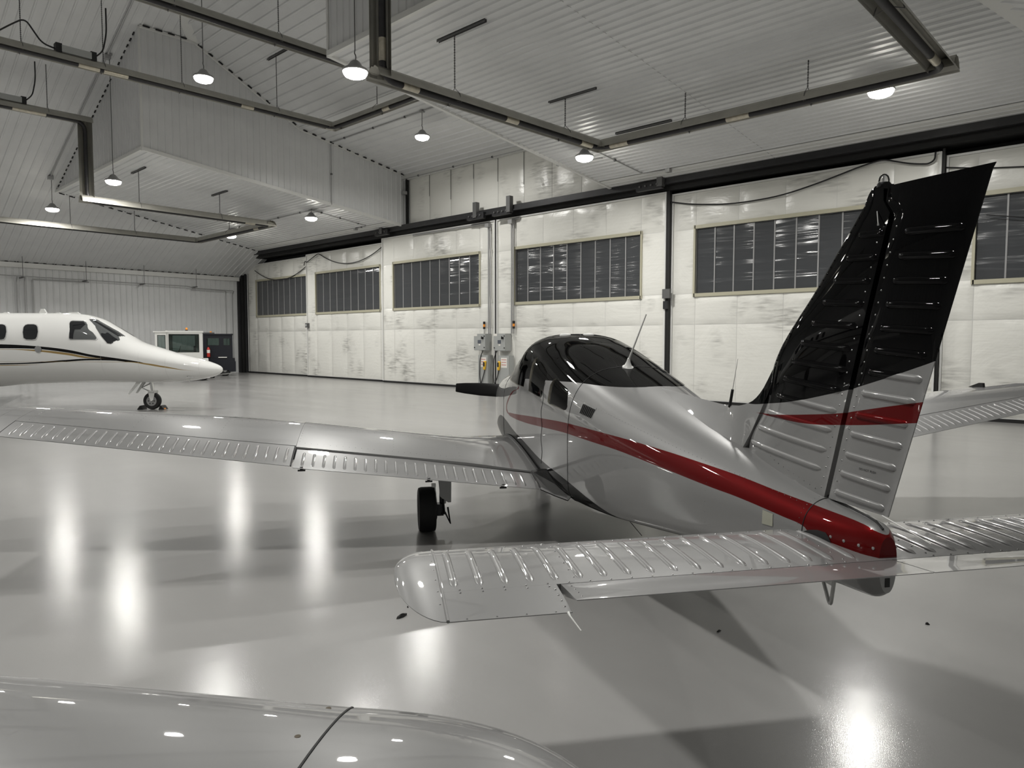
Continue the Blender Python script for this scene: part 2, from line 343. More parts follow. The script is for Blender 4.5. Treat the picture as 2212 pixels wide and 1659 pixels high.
# ------------------------------------------------------------------ overhead door track and doors
TY = YD-0.28
mb = MB(); mb.box((XL, TY-0.02, 6.50), (XR, YD+0.7, 6.68)); struct(mb.build('trim_91', M_dark), 'dark steel door track beam across the whole opening')
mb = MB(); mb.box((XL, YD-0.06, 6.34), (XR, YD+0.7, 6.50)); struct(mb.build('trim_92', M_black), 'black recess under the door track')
mb = MB(); mb.box((XL, TY-0.06, 6.47), (XR, TY-0.02, 6.52)); struct(mb.build('trim_93', M_dark), 'lower flange of the door track')
mb = MB()
mb.prism([(XL, TY-0.02, 6.66), (XL, TY-0.05, 6.66), (XL, TY-0.65, zsoff(TY-0.65)-0.015), (XL, TY-0.62, zsoff(TY-0.6))], (BAYL-XL, 0, 0)); struct(mb.build('trim_94', M_trim), 'pale flashing above the left door track')
mb = MB()
mb.prism([(BAYR, TY-0.02, 6.66), (BAYR, TY-0.05, 6.66), (BAYR, TY-0.65, zsoff(TY-0.65)-0.015), (BAYR, TY-0.62, zsoff(TY-0.6))], (XR-BAYR, 0, 0)); struct(mb.build('trim_95', M_trim), 'pale flashing above the right door track')
mb = MB(); mb.box((BAYL+0.12, YD-0.12, 6.68), (BAYL+0.20, YD-0.02, 8.6)); struct(mb.build('trim_96', M_black), 'black gap at the left end of the bay wall')
for k, (xa, w) in enumerate(((XL+0.02, 0.10), (XL+0.20, 0.08), (XL+0.36, 0.08), (XL+0.52, 0.06))):
    mb = MB(); mb.box((xa, YD-0.10+0.13*k, 0.02), (xa+w, YD+0.1+0.13*k, 6.3-0.3*(3-k))); struct(mb.build('trim_%d' % (100+k), M_black if k % 2 else M_dark), 'dark upright of the door jamb in the left corner')
# slanted closing sheet between roof slope and the corner of the doors
def pillow(name, parent, x0, x1, z0, z1, y, puff=0.02, m=None):
    mb = MB(); g = 0.005
    def f(a, b):
        e = 1-(2*a-1)**4; e2 = 1-(2*b-1)**4
        return (x0+g+(x1-x0-2*g)*a, y-0.004-0.016*min(1, 12*min(a, 1-a, b, 1-b))-puff*e*e2, z0+g+(z1-z0-2*g)*b)
    mb.grid(f, 8, 8); return mb.build(name, m or M_liner, parent, smooth=True, angle=180, fix=False)
def leaf(i, x0, x1, y, wx0, wx1, zt):
    d = empty('door_%d' % i, ((x0+x1)/2, y, 0)); struct(d, ['white insulated hangar door leaf nearest the far left corner', 'white hangar door leaf second from the left corner', 'white hangar door leaf left of the centre seam', 'white hangar door leaf right of the centre seam', 'white hangar door leaf behind the dark tail fin', 'white hangar door leaf at the right frame edge'][i-1])
    def P(mb, name, m, **k):
        o = mb.build(name, m, None, **k); o.parent = d; o.matrix_parent_inverse = Matrix.Translation((-(x0+x1)/2, -y, 0)); return o
    def adopt(o): o.parent = d; o.matrix_parent_inverse = Matrix.Translation((-(x0+x1)/2, -y, 0)); return o
    W0, W1 = 3.24, 5.13
    # core slab with a window opening
    mb = MB()
    mb.box((x0, y, 0.08), (x1, y+0.12, W0)); mb.box((x0, y, W1), (x1, y+0.12, zt)); mb.box((x0, y, W0), (wx0, y+0.12, W1)); mb.box((wx1, y, W0), (x1, y+0.12, W1))
    P(mb, 'leaf_core', M_trim)
    mb = MB(); mb.box((x0, y-0.01, 0.0), (x1, y+0.10, 0.08)); P(mb, 'bottom_seal', M_black)
    mb = MB(); mb.box((x0, y-0.05, zt-0.05), (x1, y, zt)); P(mb, 'top_rail', M_trim)
    for xe in (x0, x1-0.05):
        mb = MB(); mb.box((xe, y-0.055, 0.08), (xe+0.05, y-0.0, zt-0.05)); P(mb, 'edge_rail', M_trim)
    # vinyl liner pieces between the seams
    zm = 2.32; nc = 4; cw = (wx1-wx0)/nc
    cols = [(x0+0.05, wx0)]+[(wx0+cw*k, wx0+cw*(k+1)) for k in range(nc)]+[(wx1, x1-0.05)]
    for c, (a, b) in enumerate(cols):
        if c in (0, nc+1):
            rows = ((0.1, zm), (zm, W0), (W0, W1), (W1, zt-0.05))
        else: rows = ((0.1, zm), (zm, W0-0.08), (W1+0.08, zt-0.05))
        for z0, z1 in rows: adopt(pillow('liner_panel', None, a, b, z0, z1, y, 0.018 if c in (0, nc+1) else 0.03))
    # window
    f = MB(); t = 0.10
    f.box((wx0-0.03, y-0.06, W0-t), (wx1+0.03, y+0.02, W0)); f.box((wx0-0.03, y-0.06, W1), (wx1+0.03, y+0.02, W1+t))
    f.box((wx0-0.06, y-0.06, W0-t), (wx0, y+0.02, W1+t)); f.box((wx1, y-0.06, W0-t), (wx1+0.06, y+0.02, W1+t))
    P(f, 'window_frame', M_cream)
    npn = 9; pw = (wx1-wx0)/npn
    for k in range(npn):
        ta = random.uniform(-0.012, 0.012); tb = random.uniform(-0.01, 0.01); xa = wx0+pw*k+0.015; xb = xa+pw-0.03
        mb = MB(); mb.grid(lambda a, b: (xa+(xb-xa)*a, y+0.035+(a-0.5)*ta+(b-0.5)*tb+0.006*math.sin(PI*a), W0+(W1-W0)*b), 4, 2); P(mb, 'pane', M_pane, smooth=True, angle=180, fix=False)
        if k:
            mb = MB(); mb.box((wx0+pw*k-0.018, y+0.02, W0), (wx0+pw*k+0.018, y+0.035, W1)); P(mb, 'glazing_joint', M_flute)
    return d
leaf(3, -25.80, -18.79, YD, -24.98, -19.64, 6.31); leaf(4, -18.71, -11.52, YD, -17.79, -12.42, 6.31)
leaf(2, -32.40, -25.70, YD+0.16, -31.50, -26.19, 6.16); leaf(5, -11.42, -4.30, YD+0.16, -10.62, -5.32, 6.24)
leaf(1, -39.05, -32.30, YD+0.32, -38.0, -32.66, 6.10); leaf(6, -4.24, 2.05, YD+0.32, -3.60, 1.66, 6.16)
mb = MB(); mb.box((-18.79, YD-0.03, 0.02), (-18.71, YD+0.1, 6.5)); struct(mb.build('trim_97', M_black), 'black rubber seal down the centre seam of the doors')
mb = MB(); mb.box((-11.52, YD-0.02, 0.02), (-11.42, YD+0.1, 6.34)); struct(mb.build('trim_98', M_black), 'black gap beside the door leaf right of centre')
mb = MB(); mb.box((-4.29, YD+0.13, 0.02), (-4.24, YD+0.2, 6.3)); struct(mb.build('trim_99', M_black), 'black gap behind the tail fin')
# lined wall of the raised bay above the track
bw = struct(empty('wall_bay_front', (XM, YD+0.02, 6.7)), 'vinyl lined wall above the door track inside the raised bay')
nb = 8; w = (BAYR-BAYL-0.3)/nb
for k in range(nb):
    xa = BAYL+0.22+w*k
    o = pillow('liner_panel', None, xa, xa+w, 6.66, 8.60, YD+0.02, 0.035); o.parent = bw; o.matrix_parent_inverse = Matrix.Translation((-XM, -YD-0.02, -6.7))
    if k:
        mb = MB(); mb.box((xa-0.005, YD-0.012, 8.0-0.30*(k % 3)), (xa+0.005, YD+0.0, 8.55)); o = mb.build('seam_strip', M_strut); o.parent = bw; o.matrix_parent_inverse = Matrix.Translation((-XM, -YD-0.02, -6.7))

# ------------------------------------------------------------------ high bay lamps
M_lampbody = mat('lamp housing', (0.35, 0.35, 0.35), 0.4, 0.7)
M_lens = mat('lit lamp lens', (0.9, 0.9, 0.85), 0.3, emit=(1.0, 0.97, 0.88), estr=45.0)
lamp_src = {}
def lamp(x, y, z, ztop, label, look=True):
    L = tag(empty('high_bay_lamp', (x, y, z)), label, 'lamp', 'high bay lamps')
    if 'h' not in lamp_src:
        mb = MB(); mb.lathe([(0.245, 0.0), (0.255, 0.015), (0.24, 0.05), (0.15, 0.10), (0.09, 0.19), (0.05, 0.22)], 28); lamp_src['h'] = mb.mesh('housing'); lamp_src['h'].materials.append(M_lampbody); lamp_src['h'].shade_smooth(); lamp_src['h'].set_sharp_from_angle(angle=0.6)
        mb = MB(); mb.lathe([(0.228, 0.002), (0.228, -0.03), (0.20, -0.075), (0.13, -0.105), (0.05, -0.118)], 24); lamp_src['l'] = mb.mesh('lens'); lamp_src['l'].materials.append(M_lens)
        mb = MB(); mb.tube(rounded([(0.02, 0, 0.22), (0.03, 0, 0.30), (-0.02, 0, 0.36), (0, 0, 0.42)], 0.05), 0.012, 6); lamp_src['k'] = mb.mesh('hook'); lamp_src['k'].materials.append(M_strut)
        ld = bpy.data.lights.new('lamp_light', 'AREA'); ld.shape = 'DISK'; ld.size = 0.40; ld.energy = LAMP_W; ld.color = LAMP_COL; ld.spread = math.radians(170); lamp_src['d'] = ld
    for n, k in (('housing', 'h'), ('lens', 'l'), ('hook', 'k')):
        o = bpy.data.objects.new(n, lamp_src[k]); COL.objects.link(o); o.parent = L
    lo = bpy.data.objects.new('lamp_light', lamp_src['d']); COL.objects.link(lo); lo.parent = L; lo.location = (0, 0, -0.125)
    mb = MB(); mb.tube([(0, 0, 0.40), (0, 0, ztop-z)], 0.011, 6); mb.build('drop_cord', M_strut, L)
    mb = MB(); mb.box((-0.07, -0.07, ztop-z-0.06), (0.07, 0.07, ztop-z-0.005)); mb.build('junction_box', M_conduit, L)
    return L
LX = (-32.6, -25.55, -18.6, -11.85, -4.55)
lab = {(0, 15.3): 'small lit lamp low on the far left soffit above the jet', (1, 15.3): 'lit lamp under the left soffit near the bay corner', (2, 15.3): 'lit lamp hanging in the raised bay before the vinyl wall', (3, 15.3): 'lit lamp below the heater corner under the right soffit', (4, 15.3): 'lit lamp at the right end under the heater by the tail fin',
       (0, 8.1): 'leftmost lit lamp hanging on a long cord by the sloped ceiling', (1, 8.1): 'lit lamp on a long cord before the left soffit front', (2, 8.1): 'bright lamp hanging high in front of the bay side wall', (3, 8.1): 'bright lamp beside the vertical heater tube at top centre', (4, 8.1): 'high bay lamp right of the vertical heater, above the frame edge',
       (0, 0.9): 'leftmost lamp of the nearest row above the photographer', (1, 0.9): 'second lamp from the left in the nearest row overhead', (2, 0.9): 'middle lamp of the nearest row, hung under the ridge', (3, 0.9): 'lamp overhead left of the foreground wing in the nearest row', (4, 0.9): 'lamp nearest the right wall, overhead of the tail'}
for i, x0_ in enumerate(LX):
    for y, z in ((15.3, 6.72), (8.1, 7.0), (0.9, 7.05)):
        zz = 8.56 if i == 2 else z; x = x0_ if y > 1 else (-32.6, -25.55, -18.6, -11.0, -3.0)[i]
        if y == 15.3: top = zsoff(y) if i != 2 else zp2(y)
        elif y == 8.1: top = min(zslant(x), zp2(8.1))
        else: top = zslant(x)
        lamp(x, y, zz, top-0.01, lab.get((i, y), 'high bay lamp of the nearest row above the photographer'))
# ------------------------------------------------------------------ silver low wing airplane
PSI = 0.94157; PC = -2.0194; PU = 6.0
FD = Vector((-math.sin(PSI), math.cos(PSI), 0)); LD = Vector((-math.cos(PSI), -math.sin(PSI), 0))
def pchip(tab, x):
    """monotone cubic through rows (x, a, b, ...), ascending x"""
    n = len(tab)
    if x <= tab[0][0]: return list(tab[0][1:])
    if x >= tab[-1][0]: return list(tab[-1][1:])
    i = max(k for k in range(n-1) if tab[k][0] <= x); out = []
    for c in range(1, len(tab[0])):
        def sl_(k): return (tab[k+1][c]-tab[k][c])/(tab[k+1][0]-tab[k][0])
        def m_(k):
            if k == 0: return sl_(0)
            if k == n-1: return sl_(n-2)
            a, b = sl_(k-1), sl_(k)
            return 0 if a*b <= 0 else 2*a*b/(a+b)
        h = tab[i+1][0]-tab[i][0]; t = (x-tab[i][0])/h
        y0, y1 = tab[i][c], tab[i+1][c]; m0, m1 = m_(i)*h, m_(i+1)*h
        out.append((2*t**3-3*t*t+1)*y0+(t**3-2*t*t+t)*m0+(-2*t**3+3*t*t)*y1+(t**3-t*t)*m1)
    return out
#        u    top   bot   wm    hw    nu   nl
FUS = [(2.50, 1.04, 0.81, 0.94, 0.040, 2.3, 2.2),
       (2.56, 1.082, 0.775, 0.94, 0.080, 2.3, 2.3),
       (2.75, 1.105, 0.765, 0.95, 0.125, 2.3, 2.6),
       (2.95, 1.130, 0.755, 0.96, 0.155, 2.2, 3.2),
       (3.25, 1.180, 0.735, 0.97, 0.205, 2.2, 4.0),
       (3.95, 1.315, 0.655, 0.98, 0.325, 2.3, 6.0),
       (4.86, 1.490, 0.560, 1.00, 0.470, 2.6, 8.0),
       (5.20, 1.560, 0.535, 1.00, 0.510, 2.7, 8.0),
       (5.60, 1.645, 0.515, 1.00, 0.545, 2.8, 8.0),
       (6.00, 1.735, 0.505, 1.00, 0.570, 2.9, 8.0),
       (6.40, 1.820, 0.500, 1.00, 0.585, 3.0, 7.0),
       (6.80, 1.885, 0.500, 1.00, 0.590, 3.1, 7.0),
       (7.15, 1.905, 0.500, 1.00, 0.595, 3.2, 7.0),
       (7.38, 1.890, 0.505, 1.00, 0.600, 3.3, 7.0),
       (7.60, 1.800, 0.510, 1.00, 0.600, 3.4, 7.0),
       (7.80, 1.715, 0.515, 1.00, 0.600, 3.5, 6.5),
       (8.00, 1.605, 0.525, 1.00, 0.600, 3.5, 6.0),
       (8.15, 1.545, 0.535, 1.00, 0.598, 3.5, 5.5),
       (8.60, 1.480, 0.560, 1.00, 0.585, 3.4, 4.5),
       (9.00, 1.430, 0.610, 1.00, 0.555, 3.2, 4.0),
       (9.22, 1.375, 0.670, 1.00, 0.510, 3.0, 3.4),
       (9.32, 1.310, 0.740, 1.00, 0.430, 2.8, 3.0),
       (9.36, 1.190, 0.840, 1.01, 0.310, 2.5, 2.6)]
def fus_pt(u, a, off=0.0):
    """a: angle, -90 deg belly, 0 left side, +90 roof; mirrored for |a|>90"""
    wt, wb, wm, hw, nu, nl = pchip(FUS, u)
    c, s_ = math.cos(a), math.sin(a); e = 2/(nu if s_ >= 0 else nl)
    v = (hw+off)*math.copysign(abs(c)**e, c); w = wm+((wt-wm) if s_ >= 0 else (wm-wb))*math.copysign(abs(s_)**e, s_)+off*s_
    return Vector((u-PU, v, w))
def fus_at(u, w, side=1, off=0.0):
    """point on the left (side=1) or right flank at station u and height w"""
    wt, wb, wm, hw, nu, nl = pchip(FUS, u)
    if w >= wm: t = min(1, (w-wm)/(wt-wm)); v = hw*max(0, 1-t**nu)**(1/nu)
    else: t = min(1, (wm-w)/(wm-wb)); v = hw*max(0, 1-t**nl)**(1/nl)
    return Vector((u-PU, side*(v+off), w))
AP = tag(empty('low_wing_airplane', FD*PU+LD*PC), 'silver low-wing propeller airplane with black tail fin and dark red stripe', 'airplane')
AP.rotation_euler = (-0.010, 0, PSI+PI/2)
NA = 64
us = sorted(set([round(2.50+0.02*k, 4) for k in range(4)]+[round(2.6+0.055*k, 4) for k in range(121)]+[9.28, 9.30, 9.32, 9.335, 9.35, 9.36]))
us = [u for u in us if u <= 9.36]
def fus_mesh():
    mb = MB(); vs = []; fs = []
    for u in us:
        for k in range(NA): vs.append(fus_pt(u, -PI/2+2*PI*k/NA))
    n = len(us)
    for i in range(n-1):
        for k in range(NA):
            k2 = (k+1) % NA; fs.append((i*NA+k, (i+1)*NA+k, (i+1)*NA+k2, i*NA+k2))
    fs.append(tuple(range(NA))); fs.append(tuple((n-1)*NA+k for k in range(NA)))
    mb.add(vs, fs); return mb
SILVER = (0.250, 0.250, 0.248); BLK = (0.002, 0.002, 0.0022); RED = (0.10, 0.0035, 0.004)
def curve_node(nt, src, pts, lo, hi):
    """Float Curve through pts (x, y) with x in 0..1 already and y mapped lo..hi -> 0..1"""
    c = nd(nt, 'ShaderNodeFloatCurve'); cm = c.mapping; cv = cm.curves[0]
    cm.use_clip = True
    P = [(x, (y-lo)/(hi-lo)) for x, y in sorted(pts)]
    cv.points[0].location = P[0]; cv.points[1].location = P[-1]
    for q in P[1:-1]: cv.points.new(*q)
    for q in cv.points: q.handle_type = 'AUTO_CLAMPED'
    cm.update(); nt.links.new(src, c.inputs['Value'])
    r = nd(nt, 'ShaderNodeMath', operation='MULTIPLY_ADD'); nt.links.new(c.outputs[0], r.inputs[0]); r.inputs[1].default_value = hi-lo; r.inputs[2].default_value = lo
    return r.outputs[0]
def paint(name, layers, U0=2.0, U1=9.6, W0=0.3, W1=2.6, coat=1.0, base=(0.250, 0.250, 0.248), bmet=0.42, bcoat=0.5, add=6.0, rough=0.36):
    """metallic silver, with layers (colour, lower edge pts or None, upper edge pts or None, 'u' or 'w') in airplane coordinates"""
    m = mat(name, base, rough, bmet, coat=coat, coat_rough=0.02, spec=0.0); nt = m.node_tree; L = nt.links.new; b = nt.nodes['Principled BSDF']
    tc = nd(nt, 'ShaderNodeTexCoord'); sp = nd(nt, 'ShaderNodeSeparateXYZ'); L(tc.outputs['Object'], sp.inputs[0])
    xu = nd(nt, 'ShaderNodeMath', operation='ADD'); L(sp.outputs[0], xu.inputs[0]); xu.inputs[1].default_value = add
    nu_ = nd(nt, 'ShaderNodeMapRange'); L(xu.outputs[0], nu_.inputs[0]); nu_.inputs[1].default_value = U0; nu_.inputs[2].default_value = U1
    nw_ = nd(nt, 'ShaderNodeMapRange'); L(sp.outputs[2], nw_.inputs[0]); nw_.inputs[1].default_value = W0; nw_.inputs[2].default_value = W1
    cur = None; metal = None; cw_ = nd(nt, 'ShaderNodeValue'); cw_.outputs[0].default_value = coat; cwo = cw_.outputs[0]
    rgb = nd(nt, 'ShaderNodeRGB'); rgb.outputs[0].default_value = (*base, 1); cur = rgb.outputs[0]
    mv = nd(nt, 'ShaderNodeValue'); mv.outputs[0].default_value = bmet; metal = mv.outputs[0]
    for col, me_, lo, hi, ax in layers:
        val = sp.outputs[2] if ax == 'u' else xu.outputs[0]; drv = nu_.outputs[0] if ax == 'u' else nw_.outputs[0]
        a0, a1 = (U0, U1) if ax == 'u' else (W0, W1); b0, b1 = (W0, W1) if ax == 'u' else (U0, U1)
        fac = None
        for pts, op in ((lo, 'GREATER_THAN'), (hi, 'LESS_THAN')):
            if pts is None: continue
            e = curve_node(nt, drv, [((x-a0)/(a1-a0), y) for x, y in pts], b0, b1)
            g = nd(nt, 'ShaderNodeMath', operation=op); L(val, g.inputs[0]); L(e, g.inputs[1])
            if fac is None: fac = g.outputs[0]
            else:
                mm = nd(nt, 'ShaderNodeMath', operation='MULTIPLY'); L(fac, mm.inputs[0]); L(g.outputs[0], mm.inputs[1]); fac = mm.outputs[0]
        mx = nd(nt, 'ShaderNodeMix', data_type='RGBA'); L(fac, mx.inputs[0]); L(cur, mx.inputs[6]); mx.inputs[7].default_value = (*col, 1); cur = mx.outputs[2]
        m2 = nd(nt, 'ShaderNodeMix', data_type='FLOAT'); L(fac, m2.inputs[0]); L(metal, m2.inputs[2]); m2.inputs[3].default_value = me_; metal = m2.outputs[0]
        m3 = nd(nt, 'ShaderNodeMix', data_type='FLOAT'); L(fac, m3.inputs[0]); L(cwo, m3.inputs[2]); m3.inputs[3].default_value = bcoat; cwo = m3.outputs[0]
    L(cur, b.inputs['Base Color']); L(metal, b.inputs['Metallic']); b.inputs['Coat IOR'].default_value = 1.45; L(cwo, b.inputs['Coat Weight'])
    return m
M_silver = paint('silver metallic paint', [])
F2 = [(2.0, 2.6)]
M_fus = paint('fuselage paint', [
    (RED, 0.25, [(2.0, .93), (2.79, .935), (2.84, .985), (2.873, .999), (3.008, 1.01), (3.338, 1.033), (3.561, 1.041), (4.097, 1.068), (4.80, 1.094), (5.5, 1.092), (6.264, 1.057), (7.0, 1.017), (7.71, 1.003), (7.92, 1.02), (9.6, 1.02)],
               [(2.0, 1.02), (2.5, 1.045), (2.56, 1.068), (2.62, 1.077), (2.764, 1.087), (3.02, 1.102), (3.407, 1.133), (3.627, 1.146), (4.145, 1.169), (4.83, 1.181), (5.483, 1.175), (6.27, 1.136), (7.47, 1.055), (7.80, 1.035), (7.93, 1.02), (9.6, 1.02)], 'u'),
    (RED, 0.25, [(0.3, 9.5), (1.0, 9.5), (1.018, 7.80), (1.04, 7.87), (1.08, 7.93), (1.173, 7.815), (1.283, 7.56), (1.36, 7.26), (1.37, 9.5), (2.6, 9.5)],
               [(0.3, 9.5), (1.0, 9.5), (1.015, 7.90), (1.04, 7.97), (1.08, 7.985), (1.173, 7.885), (1.283, 7.62), (1.36, 7.29), (1.37, 9.5), (2.6, 9.5)], 'w'),
    (BLK, 0.0, [(2.0, 2.55), (4.86, 2.55), (4.90, 1.497), (5.14, 1.490), (5.6, 1.496), (5.85, 1.491), (6.32, 1.478), (6.9, 1.46), (7.5, 1.43), (7.86, 1.40), (8.05, 1.46), (8.12, 2.5), (9.6, 2.55)], None, 'u'),
    (BLK, 0.0, None, [(2.0, .33), (4.45, .50), (4.62, .595), (4.78, .617), (5.03, .649), (5.49, .702), (6.41, .763), (7.0, .82), (7.63, .881), (8.0, .93), (8.3, .95), (8.9, .80), (9.6, .60)], 'u')])
M_tail = paint('tail paint', [
    (RED, 0.25, [(2.0, 1.565), (2.358, 1.52), (2.504, 1.499), (2.641, 1.48), (2.772, 1.465), (2.961, 1.447), (3.148, 1.442), (3.285, 1.443), (3.52, 1.445), (9.6, 1.6)],
               [(2.0, 1.665), (2.335, 1.602), (2.507, 1.57), (2.693, 1.533), (2.764, 1.519), (3.023, 1.486), (3.286, 1.459), (3.52, 1.445), (3.9, 1.42), (9.6, 1.42)], 'u'),
    (BLK, 0.0, [(2.0, 1.85), (2.281, 1.757), (2.372, 1.728), (2.47, 1.697), (2.602, 1.658), (2.717, 1.626), (2.886, 1.588), (3.126, 1.54), (3.39, 1.506), (3.612, 1.486), (3.68, 1.50), (3.75, 1.7), (9.6, 1.7)], None, 'u')], bcoat=0.3)
M_int = mat('beige cabin trim', (0.50, 0.46, 0.38), 0.8)
M_seat = mat('tan leather seat', (0.50, 0.45, 0.36), 0.6)
M_panel = mat('black instrument panel', (0.015, 0.015, 0.016), 0.6)
M_gblack = mat('gloss black paint', (0.003, 0.003, 0.003), 0.3, coat=1.0, spec=0.1)
M_chrome = mat('polished metal', (0.75, 0.75, 0.74), 0.08, 1.0)
M_tyre = mat('tyre rubber', (0.012, 0.012, 0.012), 0.7)
M_rim = mat('wheel hub metal', (0.38, 0.38, 0.38), 0.4, 0.7)
M_bladeb = mat('matt black blade', (0.003, 0.003, 0.003), 0.5, spec=0.15)
M_rivet = mat('rivet heads', SILVER, 0.2, 0.7)
M_whitep = mat('white plastic', (0.7, 0.7, 0.68), 0.35)
def glass_mat(name, tint, rough=0.02, ior=1.45):
    m = bpy.data.materials.new(name); m.use_nodes = True; nt = m.node_tree; nt.nodes.clear(); L = nt.links.new
    out = nd(nt, 'ShaderNodeOutputMaterial'); t = nd(nt, 'ShaderNodeBsdfTransparent'); t.inputs[0].default_value = (*tint, 1)
    g = nd(nt, 'ShaderNodeBsdfGlossy'); g.inputs['Roughness'].default_value = rough
    fr = nd(nt, 'ShaderNodeFresnel'); fr.inputs[0].default_value = ior; mx = nd(nt, 'ShaderNodeMixShader')
    L(fr.outputs[0], mx.inputs[0]); L(t.outputs[0], mx.inputs[1]); L(g.outputs[0], mx.inputs[2]); L(mx.outputs[0], out.inputs[0]); MATS[name] = m
    return m
M_glass = glass_mat('tinted acrylic window', (0.72, 0.72, 0.70), ior=1.14)
M_clear = glass_mat('clear lens', (0.9, 0.9, 0.9))

# fuselage shell with real window openings
fm = fus_mesh(); FUSO = fm.build('fuselage', [M_fus, M_int], AP, smooth=True, angle=60)
so = FUSO.modifiers.new('shell', 'SOLIDIFY'); so.thickness = 0.022; so.offset = -1; so.material_offset = 1; so.use_even_offset = False
WIN = {3: [(6.09, 1.30), (6.11, 1.45), (6.085, 1.49), (6.03, 1.508), (5.97, 1.497), (5.68, 1.437), (5.642, 1.41), (5.572, 1.30), (5.585, 1.278), (5.63, 1.268), (6.04, 1.285)],
       2: [(6.82, 1.345), (6.88, 1.61), (6.86, 1.66), (6.80, 1.675), (6.45, 1.60), (6.31, 1.555), (6.275, 1.50), (6.28, 1.34), (6.31, 1.318)],
       1: [(7.05, 1.37), (6.98, 1.58), (6.99, 1.66), (7.04, 1.71), (7.15, 1.735), (7.36, 1.73), (7.50, 1.69), (7.84, 1.51), (7.94, 1.44), (7.91, 1.40), (7.4, 1.375)],
       0: [(7.50, 1.95), (7.53, 1.86), (7.62, 1.72), (7.96, 1.53), (8.02, 1.51), (8.08, 1.53), (8.14, 1.56), (8.3, 1.7), (8.0, 2.1)]}
def prism_obj(poly, v0, v1):
    mb = MB(); mb.prism([(u-PU, v0, w) for u, w in poly], (0, v1-v0, 0)); return mb.build('cut', M_int, AP)
cuts = [prism_obj(WIN[k], -1.2, 1.2) for k in (3, 2, 1, 0)]
for c in cuts:
    bo = FUSO.modifiers.new('cut', 'BOOLEAN'); bo.operation = 'DIFFERENCE'; bo.solver = 'EXACT'; bo.object = c
def bake(o, smooth=50):
    dg = bpy.context.evaluated_depsgraph_get(); me = bpy.data.meshes.new_from_object(o.evaluated_get(dg)); o.modifiers.clear(); old = o.data; o.data = me; bpy.data.meshes.remove(old)
    me.shade_smooth(); me.set_sharp_from_angle(angle=math.radians(smooth)); return o
bake(FUSO)
for k in (3, 2, 1, 0):
    for s_ in ((1, -1) if k else (0,)):
        sh = fus_mesh().build('side_window' if k else 'windshield', [M_glass, M_glass], AP)
        mo = sh.modifiers.new('shell', 'SOLIDIFY'); mo.thickness = 0.005; mo.offset = -1; mo.use_even_offset = False
        cc = prism_obj(WIN[k], 0.02 if s_ > 0 else -1.2, -0.02 if s_ < 0 else 1.2)
        bo = sh.modifiers.new('cut', 'BOOLEAN'); bo.operation = 'INTERSECT'; bo.solver = 'EXACT'; bo.object = cc
        bake(sh, 40); sh['label'] = 'tinted cabin side window' if k else 'curved windshield'
        bpy.data.objects.remove(cc)
for c in cuts: bpy.data.objects.remove(c)
# cabin furniture
def padded(name, m, parent, c, size, rot=0.0, r=0.05):
    bm = bmesh.new(); bmesh.ops.create_cube(bm, size=1); 
    for v in bm.verts: v.co = Vector((v.co.x*size[0], v.co.y*size[1], v.co.z*size[2]))
    bmesh.ops.bevel(bm, geom=bm.edges[:], offset=min(r, min(size)*0.45), segments=3, profile=0.6, affect='EDGES')
    R_ = Matrix.Rotation(rot, 4, 'Y'); bm.transform(Matrix.Translation(Vector(c)) @ R_)
    me = bpy.data.meshes.new(name); bm.to_mesh(me); bm.free(); return link(name, me, m, parent, True, 40)
mb = MB(); mb.box((5.3-PU, -0.46, 0.62), (8.0-PU, 0.46, 0.66)); mb.build('cabin_floor', M_int, AP)
for sv in (0.25, -0.25):
    st = padded('front_seat', M_seat, AP, (6.95-PU, sv, 0.95), (0.48, 0.44, 0.14))
    padded('backrest', M_seat, st, (6.67-PU, sv, 1.22), (0.12, 0.43, 0.56), -0.2); padded('headrest', M_seat, st, (6.60-PU, sv, 1.55), (0.09, 0.24, 0.14), -0.15)
st = padded('rear_seat', M_seat, AP, (5.95-PU, 0, 0.93), (0.46, 0.92, 0.14)); padded('backrest', M_seat, st, (5.66-PU, 0, 1.18), (0.12, 0.90, 0.50), -0.25)
mb = MB(); mb.box((7.72-PU, -0.50, 1.05), (7.78-PU, 0.50, 1.38)); mb.build('instrument_panel', M_panel, AP)
padded('glareshield', M_panel, AP, (7.84-PU, 0, 1.40), (0.36, 1.0, 0.06))
for sv in (0.26, -0.26):
    mb = MB(); mb.tube([(7.74-PU, sv, 1.20), (7.50-PU, sv, 1.22)], 0.014, 8); mb.tube([(7.50-PU, sv+0.13*math.cos(a), 1.22+0.08*math.sin(a)) for a in [PI*0.85+1.3*PI*k/10 for k in range(11)]], 0.013, 8); mb.build('control_yoke', M_panel, AP)

# rivets, joined per panel (too small to pick apart)
def rivets(name, parent, lines, r=0.0042, step=0.035, m=None):
    mb = MB()
    for pts, nrm in lines:
        P = [Vector(q) for q in pts]; n_ = Vector(nrm).normalized(); t1 = n_.orthogonal().normalized(); t2 = n_.cross(t1)
        for a, b in zip(P[:-1], P[1:]):
            n = max(1, int((b-a).length/step))
            for k in range(n):
                c = a.lerp(b, (k+0.5)/n); ring = [c+(t1*math.cos(PI*q/3)+t2*math.sin(PI*q/3))*r for q in range(6)]
                ring2 = [c+(t1*math.cos(PI*q/3)+t2*math.sin(PI*q/3))*r*0.6+n_*r*0.6 for q in range(6)]
                vs = ring+ring2+[c+n_*r*0.8]
                mb.add(vs, [(q, (q+1) % 6, 6+(q+1) % 6, 6+q) for q in range(6)]+[(6+q, 6+(q+1) % 6, 12) for q in range(6)])
    o = mb.build(name, m or M_rivet, parent, fix=False, smooth=True, angle=60); o['kind'] = 'stuff'; return o
